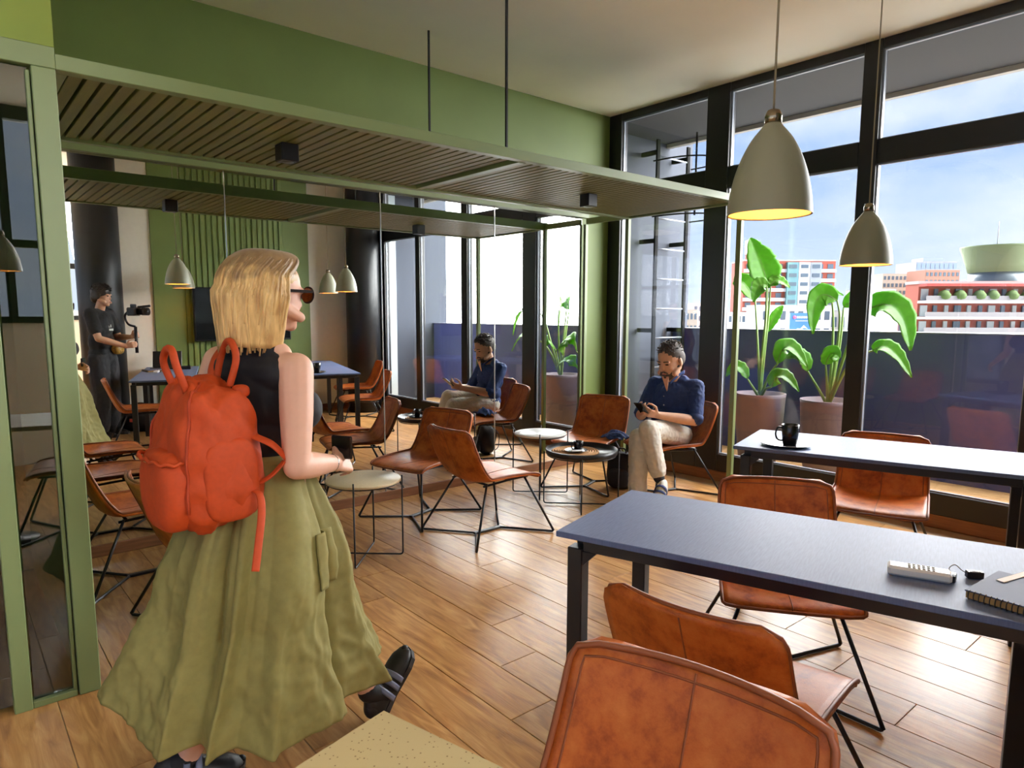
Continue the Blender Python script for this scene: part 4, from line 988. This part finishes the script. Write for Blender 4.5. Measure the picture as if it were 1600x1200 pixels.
# sunglasses
sg = obj('sunglasses', None, None, W0); sg.location = -Vector(W0.location)
def sgp(x, y, z): return PH(x, y, z)
LENS = mat('tortoise', (112, 58, 22), .15, noise_amt=.4, noise_scale=60)
for y in (-1, 1):
    MB().prism([(.030*math.cos(a)*(1.0), .024*math.sin(a)-.002*math.cos(2*a)) for a in [2*PI*i/20 for i in range(20)]], sgp(.099, y*.036, .006), (RH @ Vector((-.18*0, 1, 0))), (RH @ Vector((.05, 0, 1))), .006).build('lens', LENS, sg)
    MB().tube([sgp(.103, y*.036+.030*math.cos(a), .006+.025*math.sin(a)) for a in [2*PI*i/20 for i in range(20)]], .0035, 6, closed=True).build('rim', mat('dark_tortoise', (30, 16, 10), .7, spec=.1), sg)
    MB().bar(sgp(.100, y*.068, .016), sgp(-.005, y*.088, .010), .004, .009).build('temple_arm', mat('dark_tortoise', (30, 16, 10), .7, spec=.1), sg)
MB().bar(sgp(.105, -.012, .012), sgp(.105, .012, .012), .004).build('bridge', mat('dark_tortoise', (30, 16, 10), .7, spec=.1), sg)
rel(MB().lathe([(0, -.004), (.004, 0), (0, .004)], 10, PH(-.008, -.090, -.036)).build('earring', mat('silver', (210, 210, 214), .2, metal=1), W0))
rel(MB().tube([wrR + Matrix.Rotation(a, 3, (wrR-elR).normalized()) @ Vector((0, 0, .026)) - (wrR-elR)*.06 for a in [2*PI*i/20 for i in range(20)]], .003, 6, closed=True).build('bracelet', mat('silver', (210, 210, 214), .2, metal=1), W0))
# shoes
SHOE = mat('black_shoe', (20, 20, 23), .5, noise_amt=.15, noise_scale=50)
def shoe(parent, heel, toe, up, name='shoe', upper=SHOE, sole=SHOE, L=None, strap=None, r=rel):
    heel, toe = Vector(heel), Vector(toe); f = (toe-heel); L = f.length; f.normalize(); up = Vector(up); up = (up-f*up.dot(f)).normalized(); s = f.cross(up)
    T = lambda x, y, z: heel+f*x*L+s*y+up*z
    m = MB(); prof = [(.02, .030, .082), (.10, .036, .098), (.25, .037, .100), (.40, .038, .080), (.55, .043, .064), (.72, .047, .054), (.86, .043, .046), (.96, .028, .034), (1.0, .012, .022)]
    def fn(u, v):
        i = v*(len(prof)-1); k = min(int(i), len(prof)-2); t = i-k; a = [prof[k][j]*(1-t)+prof[k+1][j]*t for j in range(3)]; an = 2*PI*u
        return T(a[0], math.cos(an)*a[1], .014+max(0, (math.sin(an)+.35)/1.35)*(a[2]-.014))
    m.sheet(fn, 24, 30, 0, closed_u=True)
    ellip(m, T(.06, 0, .05), (.03, .03, .035)); ellip(m, T(.97, 0, .025), (.014, .014, .012))
    o = r(m.build(name, upper, parent))
    m = MB(); pl = []
    outl = [(0, .030), (.12, .038), (.35, .037), (.55, .044), (.74, .050), (.88, .046), (.98, .026), (1.03, .0)]
    poly = [(a*L, b) for a, b in outl] + [(a*L, -b) for a, b in outl[::-1][1:]]
    m.prism(poly, heel, f, s, -.022 if f.cross(s).dot(up) < 0 else .022); m.build('sole', sole, o)
    if strap:
        for a in strap[1]:
            i = a; hh = .100-.055*max(0, (a-.25))/.35
            m = MB(); m.sheet(lambda u, v: T(a+.075*(v-.5)-.02*abs(2*u-1), math.cos(PI*u)*.044, .018+math.sin(PI*u)**.7*(hh-.008)), 14, 3, .004); m.build('strap', strap[0], o)
    return o
GREYS = mat('grey_strap', (104, 112, 138), .5)
shoe(W0, (1.080, 1.985, .012), (1.252, 2.055, .180), (-.6, -.1, .75), strap=(GREYS, (.30, .44, .56)))
shoe(W0, (.395, 2.06, .03), (.635, 2.04, .006), (0, 0, 1), strap=(GREYS, (.30, .44)))
for a_, an in ((ankF, Vector((1.10, 2.0, .085))), (ankB, Vector((.455, 2.055, .09)))):
    m = MB(); capsule(m, a_, an, .037, .040); rel(m.build('sock', BLACKC, W0))
# phone in her hand
ph = tag(MB().box((.972, 1.985, .985), (.012, .075, .075), rotz(30), bev=.004).build('phone', mat('phone_black', (16, 16, 18), .2)), 'black phone in the hand of the walking person', 'phone')

# orange backpack
ORANGE = mat('orange_canvas', (190, 67, 12), .7, noise_amt=.07, noise_scale=60, bump=.04, bump_scale=700)
BAGP, BAGA = (.572, 2.03, .80), 184
B0 = thing('backpack', 'bright orange canvas backpack with top handles on the walking person', 'backpack', BAGP, math.radians(BAGA))
# local: +x away from the wearer's back, +y sideways, z up
def bagf(d):
    p = sbox(d, .115, .150, .205, 3.4); k = p.z/.205
    p.x *= 1.05-.28*max(0, k)-.0*k; p.y *= 1.04-.16*max(0, k)
    w = .020*noise.noise(Vector((p.x*13, p.y*13, p.z*7)))+.012*(1-2*abs(noise.noise(Vector((p.x*22+3, p.y*22, p.z*13)))))
    return p*(1+w/.15)+Vector((0, 0, .215))
blob(bagf, 60, 44).build('main_body', ORANGE, B0)
def pkf(d):
    p = sbox(d, .055, .125, .115, 3.2); w = .006*noise.noise(Vector((p.x*20, p.y*20, p.z*16)))
    return p*(1+w/.1)+Vector((.105, 0, .125-.02*0))
blob(pkf, 44, 30).build('front_pocket', ORANGE, B0)
def pk_edge(a, z):
    k = (abs(math.cos(a))**3.2+abs(math.sin(a))**3.2)**(-1/3.2); return Vector((.105+.056*k*math.cos(a), .127*k*math.sin(a), z))
MB().tube([pk_edge(math.radians(-88+176*i/24), .215+.004*math.sin(i*1.7)) for i in range(25)], .0055, 6).build('pocket_hem', ORANGE, B0)
for sy in (-1, 1):
    def sidep(d, sy=sy): 
        p = sbox(d, .075, .025, .115, 3.4); return p*(1+.03*noise.noise(p*22))+Vector((-.01, sy*.145, .155))
    blob(sidep, 30, 22).build('side_pocket', ORANGE, B0)
    MB().tube([bagf(Vector((math.cos(.80)*math.cos(e), sy*math.sin(.80)*math.cos(e), math.sin(e)))) for e in [-.5+1.75*i/24 for i in range(25)]], .0045, 6).build('seam_piping', mat('orange_dark', (176, 60, 20), .7), B0)
MB().tube(bez([(.060, -.045, .395), (.085, -.05, .47), (.085, -.022, .51), (.085, .022, .51), (.085, .05, .47), (.060, .045, .395)], 8), .0105, 8).build('carry_handle', ORANGE, B0)
MB().tube(bez([(-.055, -.05, .405), (-.075, -.055, .48), (-.08, -.02, .525), (-.08, .02, .525), (-.075, .055, .48), (-.055, .05, .405)], 8), .0105, 8).build('carry_handle', ORANGE, B0)
blob(lambda d: sbox(d, .022, .024, .018, 3)+Vector((-.075, .078, .392)), 18, 12).build('strap_knot', ORANGE, B0)
MB().box((.155, -.035, .21), (.004, .05, .012)).build('metal_badge', mat('gold_badge', (214, 190, 130), .3, metal=.8), B0)
Bi = Matrix.Translation(BAGP) @ Matrix.Rotation(math.radians(BAGA), 4, 'Z'); Bi = Bi.inverted()
def strap(pts, w=.016, name='shoulder_strap'):
    pp = bez([Bi @ Vector(p) for p in pts], 8); MB().tube(pp, w, 8, flat=.28).build(name, ORANGE, B0)
bpx = lambda u, v, d: px(u, v, d)
strap([bpx(350, 640, 1.96), bpx(368, 662, 1.93), bpx(395, 680, 1.915), bpx(425, 694, 1.915), bpx(448, 716, 1.95)])
strap([bpx(448, 716, 1.95), bpx(425, 742, 1.93), bpx(400, 757, 1.925), bpx(384, 768, 1.93), bpx(372, 775, 1.96)], .014)
strap([bpx(392, 766, 1.90), bpx(405, 772, 1.88), bpx(409, 800, 1.86), bpx(404, 850, 1.83), bpx(399, 893, 1.81)], .011, 'strap_tail')
strap([bpx(345, 545, 2.12), bpx(335, 560, 2.10), bpx(330, 585, 2.08), bpx(345, 610, 2.05)], .014)
strap([bpx(352, 630, 1.98), bpx(362, 590, 2.0), bpx(372, 555, 2.04), bpx(400, 545, 2.06)], .004)

# ---------------------------------------------------------------- seated man
MC, MT = (4.355, 3.265), 187
g = frame(MC, MT); S0 = thing('person', 'bearded person in a navy shirt and pale trousers sitting with a phone', 'person', (MC[0], MC[1], 0))
def rel2(o): o.location = -Vector(S0.location); return o
Rm = rotz(MT)
def lean(f, l, u): return g(f, l, u)
shN, shF = g(-.155, .185, .845), g(-.155, -.185, .845)
elN, elF = g(-.03, .245, .60), g(.0, -.215, .60)
wrN, wrF = g(.235, .075, .655), g(.235, -.055, .660)
hN, hF = g(-.09, .085, .465), g(-.09, -.085, .465)
# standing (far) leg and the near leg crossed over it
kF, aF = g(.325, -.03, .475), g(.455, .055, .075)
kN, aN = g(.335, .065, .555), g(.375, .185, .215)
m = MB()
ellip(m, g(-.135, 0, .73), (.105, .155, .16), Rm); ellip(m, g(-.11, 0, .57), (.105, .145, .13), Rm); ellip(m, g(-.10, 0, .48), (.12, .155, .09), Rm)
capsule(m, shN, shF, .050, .050); capsule(m, g(-.145, 0, .84), g(-.105, 0, .975), .060, .056)
for a, b, c in ((shN, elN, wrN), (shF, elF, wrF)):
    chain(m, [a, a.lerp(b, .5), b], [.048, .045, .041]); chain(m, [b, b.lerp(c, .35), c], [.041, .042, .028])
fd = g(1, 0, 0)-g(0, 0, 0); ld_ = g(0, 1, 0)-g(0, 0, 0)
hand(m, wrN, fd*.9-ld_*.35+Vector((0, 0, .25)), -ld_*.8+Vector((0, 0, .6)), .18, .75, -1); hand(m, wrF, fd*.9+ld_*.35+Vector((0, 0, .25)), ld_*.8+Vector((0, 0, .6)), .18, .75, 1)
chain(m, [hN, kN], [.08, .058]); chain(m, [kN, kN.lerp(aN, .3), aN], [.055, .057, .036]); chain(m, [hF, kF], [.08, .058]); chain(m, [kF, kF.lerp(aF, .3), aF], [.055, .057, .036])
hcM = g(-.062, 0, 1.05)
HS = 1.14; PM0, RM = head(m, hcM, MT-6, 20, HS); PM = lambda x, y, z: PM0(x, y, z)
rel2(fuse(m, 'body', SKIN2, S0, .0048, 5))
# shirt with rolled sleeves
SHIRT = mat('navy_shirt', (34, 58, 112), .75, noise_amt=.12, noise_scale=30, bump=.05, bump_scale=300)
m = MB(); ellip(m, g(-.135, 0, .735), (.122, .175, .165), Rm); ellip(m, g(-.105, 0, .585), (.128, .168, .14), Rm); ellip(m, g(-.095, 0, .50), (.135, .172, .075), Rm)
capsule(m, shN, shF, .060, .060); capsule(m, g(-.15, -.07, .885), g(-.15, .07, .885), .05, .05)
for a, b in ((shN, elN), (shF, elF)): chain(m, [a, a.lerp(b, .5), a.lerp(b, .93)], [.061, .061, .059])
rel2(fuse(m, 'shirt', SHIRT, S0, .0065, 4, (.006, 16, (1, 1, 1)), [(g(-.02, 0, .955), Vector((0, 0, 1)))]))
for a, b in ((shN, elN), (shF, elF)):
    m = MB(); d = (b-a).normalized(); p = a.lerp(b, .95); m.tube([p-d*.022, p-d*.02, p+d*.018, p+d*.02], [.060, .064, .062, .056], 20); rel2(m.build('rolled_cuff', SHIRT, S0))
# collar and open V
for sy in (-1, 1):
    m = MB(); m.sheet(lambda u, v: g(-.165+.135*u**1.0, sy*(.062*math.sin(PI*(.5+.30*u))+.012-.030*u), .945-.085*u**1.6+.028*(1-v)*(1-.3*u)), 12, 4, .004); rel2(m.build('collar', SHIRT, S0))
rel2(MB().prism([(-.030, .055), (.030, .055), (.0, -.075)], g(.0, 0, .875)-fd*.012, ld_, (fd*.28+Vector((0, 0, 1))).normalized(), .006).build('open_neck', SKIN2, S0))
for k in range(3): rel2(MB().lathe([(0, 0), (.0055, 0), (.0055, .002), (0, .003)], 10).build('button', mat('shirt_button', (140, 146, 160), .4), S0, rot=(PI/2, 0, math.radians(MT+90)))).location = g(.018-.004*k+.002, 0, .775-.07*k)-Vector(S0.location)
# trousers, belt, socks, shoes
TROU = mat('stone_chinos', (214, 208, 196), .8, noise_amt=.05, noise_scale=30, bump=.04, bump_scale=300)
m = MB(); ellip(m, g(-.085, 0, .485), (.135, .172, .088), Rm)
chain(m, [hN, hN.lerp(kN, .5), kN], [.098, .086, .074]); chain(m, [kN, kN.lerp(aN, .35), kN.lerp(aN, .86)], [.074, .070, .062])
chain(m, [hF, hF.lerp(kF, .5), kF], [.098, .086, .074]); chain(m, [kF, kF.lerp(aF, .4), kF.lerp(aF, .96)], [.074, .070, .068])
rel2(fuse(m, 'trousers', TROU, S0, .0065, 4, (.0055, 15, (1, 1, 1))))
m = MB(); capsule(m, kN.lerp(aN, .8), aN, .040, .042); rel2(m.build('sock', mat('dark_sock', (34, 36, 44), .8), S0))
SNK = mat('white_sneaker', (208, 204, 196), .6, noise_amt=.1, noise_scale=40); SOLE = mat('gum_sole', (214, 196, 160), .6); BLUS = mat('blue_suede', (44, 58, 110), .8)
h1 = aN + Vector((0, 0, -.085)) - fd*.055 + ld_*.01
shoe(S0, h1, h1+(fd*.86+ld_*.25+Vector((0, 0, -.36))).normalized()*.265, (.2, 0, 1), upper=SNK, sole=SOLE, strap=(BLUS, (.38, .52, .66)), r=rel2)
h2 = Vector((aF.x, aF.y, .001)) - fd*.06
shoe(S0, h2, h2+(fd*.97+ld_*.15).normalized()*.265, (0, 0, 1), upper=BLUS, sole=SOLE, strap=(SNK, (.45,)), r=rel2)
# hair, beard, features
def cap_hair(m, P, R, z0, r, hs=1.0, seed=1, n=170, ln=.018):
    rr = random.Random(seed)
    ellip(m, P(-.020, 0, .048), (r[0]*hs, r[1]*hs, r[2]*hs), R)
    for k in range(n):
        a = rr.random()*2*PI; e = rr.random()**.8*1.25+.12
        d = Vector((math.cos(a)*math.cos(e), math.sin(a)*math.cos(e), math.sin(e))); p = Vector((-.020+d.x*r[0], d.y*r[1], .048+d.z*r[2]))
        if p.z < z0+.05*(p.x > .03): continue
        q = p+(d*.5+Vector((.5, rr.uniform(-.5, .5), .1))).normalized()*ln
        m.tube([P(*p), P(*((p+q)/2+d*.003)), P(*q)], [.0045, .004, .0015], 5)
m = MB(); cap_hair(m, PM, RM, .03, (.099, .081, .080), HS, seed=2)
for sy in (-1, 1): ellip(m, PM(-.035, sy*.072, .012), (.042*HS, .012*HS, .050*HS), RM)
ellip(m, PM(-.085, 0, .0), (.030*HS, .060*HS, .058*HS), RM)
rel2(m.build('hair', HAIRG, S0))
m = MB(); ellip(m, PM(.052, 0, -.088), (.046*HS, .044*HS, .032*HS), RM)
for sy in (-1, 1):
    capsule(m, PM(.055, sy*.044, -.076), PM(.008, sy*.066, -.036), .024, .014, 10, 3); capsule(m, PM(.096, sy*.006, -.047), PM(.086, sy*.026, -.060), .0065, .005, 8, 3)
rel2(fuse(m, 'beard', HAIRG, S0, .004, 3))
for sy in (-1, 1):
    m = MB(); capsule(m, PM(.092, sy*.016, .026), PM(.082, sy*.046, .026), .0045, .003, 8, 3); rel2(m.build('eyebrow', HAIRG, S0))
    m = MB(); ellip(m, PM(.083, sy*.031, .004), (.008*HS, .014*HS, .004*HS), RM); rel2(m.build('eye', EYE, S0))
m = MB(); ellip(m, PM(.0945, 0, -.064), (.005*HS, .018*HS, .004*HS), RM); rel2(m.build('lips', LIP, S0))
pc = (wrN+wrF)/2+fd*.125+Vector((0, 0, .055))
pm = tag(MB().box(pc, (.010, .072, .145), rotz(MT) @ Matrix.Rotation(math.radians(50), 3, 'Y'), bev=.004).build('phone', mat('phone_black', (16, 16, 18), .2)), 'black phone held by the seated person', 'phone')

# ---------------------------------------------------------------- person filming (seen in the mirror)
VC, VT = (1.45, -.04), 40
v = frame(VC, VT); V0 = thing('person', 'person in black t-shirt and dark trousers filming, seen in the mirror', 'person', (VC[0], VC[1], 0))
def rel3(o): o.location = -Vector(V0.location); return o
Rv = rotz(VT); fv = v(1, 0, 0)-v(0, 0, 0); lv = v(0, 1, 0)-v(0, 0, 0)
sR, sL = v(0, -.18, 1.40), v(0, .18, 1.40); eR, eL = v(.06, -.24, 1.13), v(.10, .22, 1.13); wR, wL = v(.30, -.08, 1.14), v(.31, .06, 1.04)
m = MB(); ellip(m, v(0, 0, 1.28), (.10, .15, .17), Rv); ellip(m, v(0, 0, 1.08), (.10, .14, .14), Rv); ellip(m, v(0, 0, .93), (.115, .165, .13), Rv)
capsule(m, sR, sL, .055, .055); capsule(m, v(-.01, 0, 1.40), v(.03, 0, 1.53), .054, .050)
for a, b, c in ((sR, eR, wR), (sL, eL, wL)):
    chain(m, [a, a.lerp(b, .5), b], [.055, .047, .038]); chain(m, [b, b.lerp(c, .35), c], [.038, .038, .026])
hand(m, wR, fv+Vector((0, 0, .3)), lv, .17, 1.0, 1); hand(m, wL, fv+Vector((0, 0, .2)), -lv, .17, 1.0, -1)
for l in (-.09, .09):
    chain(m, [v(0, l, .90), v(.02, l*1.1, .49)], [.088, .06]); chain(m, [v(.02, l*1.1, .49), v(.0, l*1.1, .35), v(-.02, l*1.2, .09)], [.056, .056, .036])
PV, RV = head(m, v(.045, 0, 1.605), VT, 4, .98)
rel3(fuse(m, 'body', SKIN2, V0, .006, 5))
m = MB(); ellip(m, v(0, 0, 1.28), (.118, .172, .18), Rv); ellip(m, v(0, 0, 1.08), (.122, .165, .17), Rv); capsule(m, sR, sL, .066, .066); ellip(m, v(0, 0, .96), (.125, .175, .08), Rv)
for a, b in ((sR, eR), (sL, eL)): chain(m, [a, a.lerp(b, .62)], [.068, .070])
rel3(fuse(m, 't_shirt', BLACKC, V0, .008, 4, (.004, 14, (1, 1, 1)), [(v(0, 0, 1.475), Vector((0, 0, 1)))]))
for k in range(7): rel3(MB().box(v(.118-.012*abs(k-3)*.5, (k-3)*.022, 1.275+.012*math.sin(k*1.3)), (.006, .014, .030), Rv).build('shirt_print', PAPER, V0))
for k in range(3): rel3(MB().box(v(.121, (k-1)*.028, 1.225), (.006, .020, .022), Rv).build('shirt_print', PAPER, V0))
m = MB(); ellip(m, v(0, 0, .92), (.128, .178, .13), Rv)
for l in (-.09, .09): chain(m, [v(0, l, .88), v(.02, l*1.1, .49), v(-.01, l*1.2, .12)], [.112, .098, .098])
rel3(fuse(m, 'trousers', mat('charcoal_trousers', (46, 47, 52), .85, noise_amt=.15, noise_scale=25), V0, .009, 4, (.006, 12, (1, 1, .6))))
for l in (-.11, .11): shoe(V0, v(-.08, l, .0), v(.18, l*1.15, .0), (0, 0, 1), r=rel3)
m = MB(); cap_hair(m, PV, RV, .0, (.108, .090, .088), seed=5, n=240, ln=.03)
for sy in (-1, 1): ellip(m, PV(-.03, sy*.078, .01), (.055, .018, .055), RV)
ellip(m, PV(-.075, 0, -.015), (.050, .072, .075), RV); rel3(m.build('hair', HAIRD, V0))
for sy in (-1, 1):
    m = MB(); ellip(m, PV(.082, sy*.031, .004), (.008, .013, .006), RV); rel3(m.build('eye', EYE, V0))
m = MB(); ellip(m, PV(.0935, 0, -.063), (.005, .02, .006), RV); rel3(m.build('lips', LIP, V0))
pouch = blob(lambda d: sbox(d, .05, .085, .06, 2.6)*(1+.06*noise.noise(d*4))).build('waist_pouch', mat('gold_print', (196, 150, 52), .5, col2=(92, 64, 24), noise_scale=45)); pouch.location = v(.15, -.06, 1.0); pouch.rotation_euler = (0, 0, math.radians(VT)); tag(pouch, 'gold patterned pouch at the waist of the person filming', 'pouch')
# camera on a gimbal
gb = thing('camera_gimbal', 'black camera on a handheld gimbal held by the person filming', 'camera', v(.40, 0, 1.02), math.radians(VT))
MB().tube([(0, 0, -.06), (0, 0, .24)], .017, 12).build('grip', BLACKM, gb)
MB().tube(bez([(0, 0, .24), (-.07, .02, .27), (-.09, .04, .36), (-.02, .08, .42)], 6), .012, 8).build('gimbal_arm', BLACKM, gb)
MB().box((.0, .02, .41), (.10, .13, .095), bev=.012).build('camera_body', BLACKM, gb)
m = MB(); m.tube([(.05, .02, .41), (.10, .02, .41), (.10, .02, .41), (.17, .02, .41)], [.038, .038, .043, .043], 20); m.build('lens', mat('lens_black', (14, 14, 16), .25), gb)
MB().box((.0, .02, .475), (.05, .05, .04), bev=.006).build('viewfinder', BLACKM, gb)
MB().tube([(.02, -.04, .46), (.16, -.04, .475)], .014, 10).build('microphone', BLACKM, gb)
# black bag on the floor by the person filming
bg_ = thing('floor_bag', 'black bag with a red patch on the floor by the column, seen in the mirror', 'bag', (1.82, -.12, 0), .5)
blob(lambda d: sbox(d, .20, .13, .13, 3)*(1+.04*noise.noise(d*5))+Vector((0, 0, .131))).build('main_body', CLOTHB, bg_)
MB().box((-.05, .128, .15), (.07, .012, .04), bev=.003).build('red_patch', mat('red_patch', (190, 60, 56), .6), bg_)
MB().tube(bez([(-.08, 0, .25), (-.06, .0, .33), (.06, .0, .33), (.08, 0, .25)], 6), .010, 8).build('handle', CLOTHB, bg_)
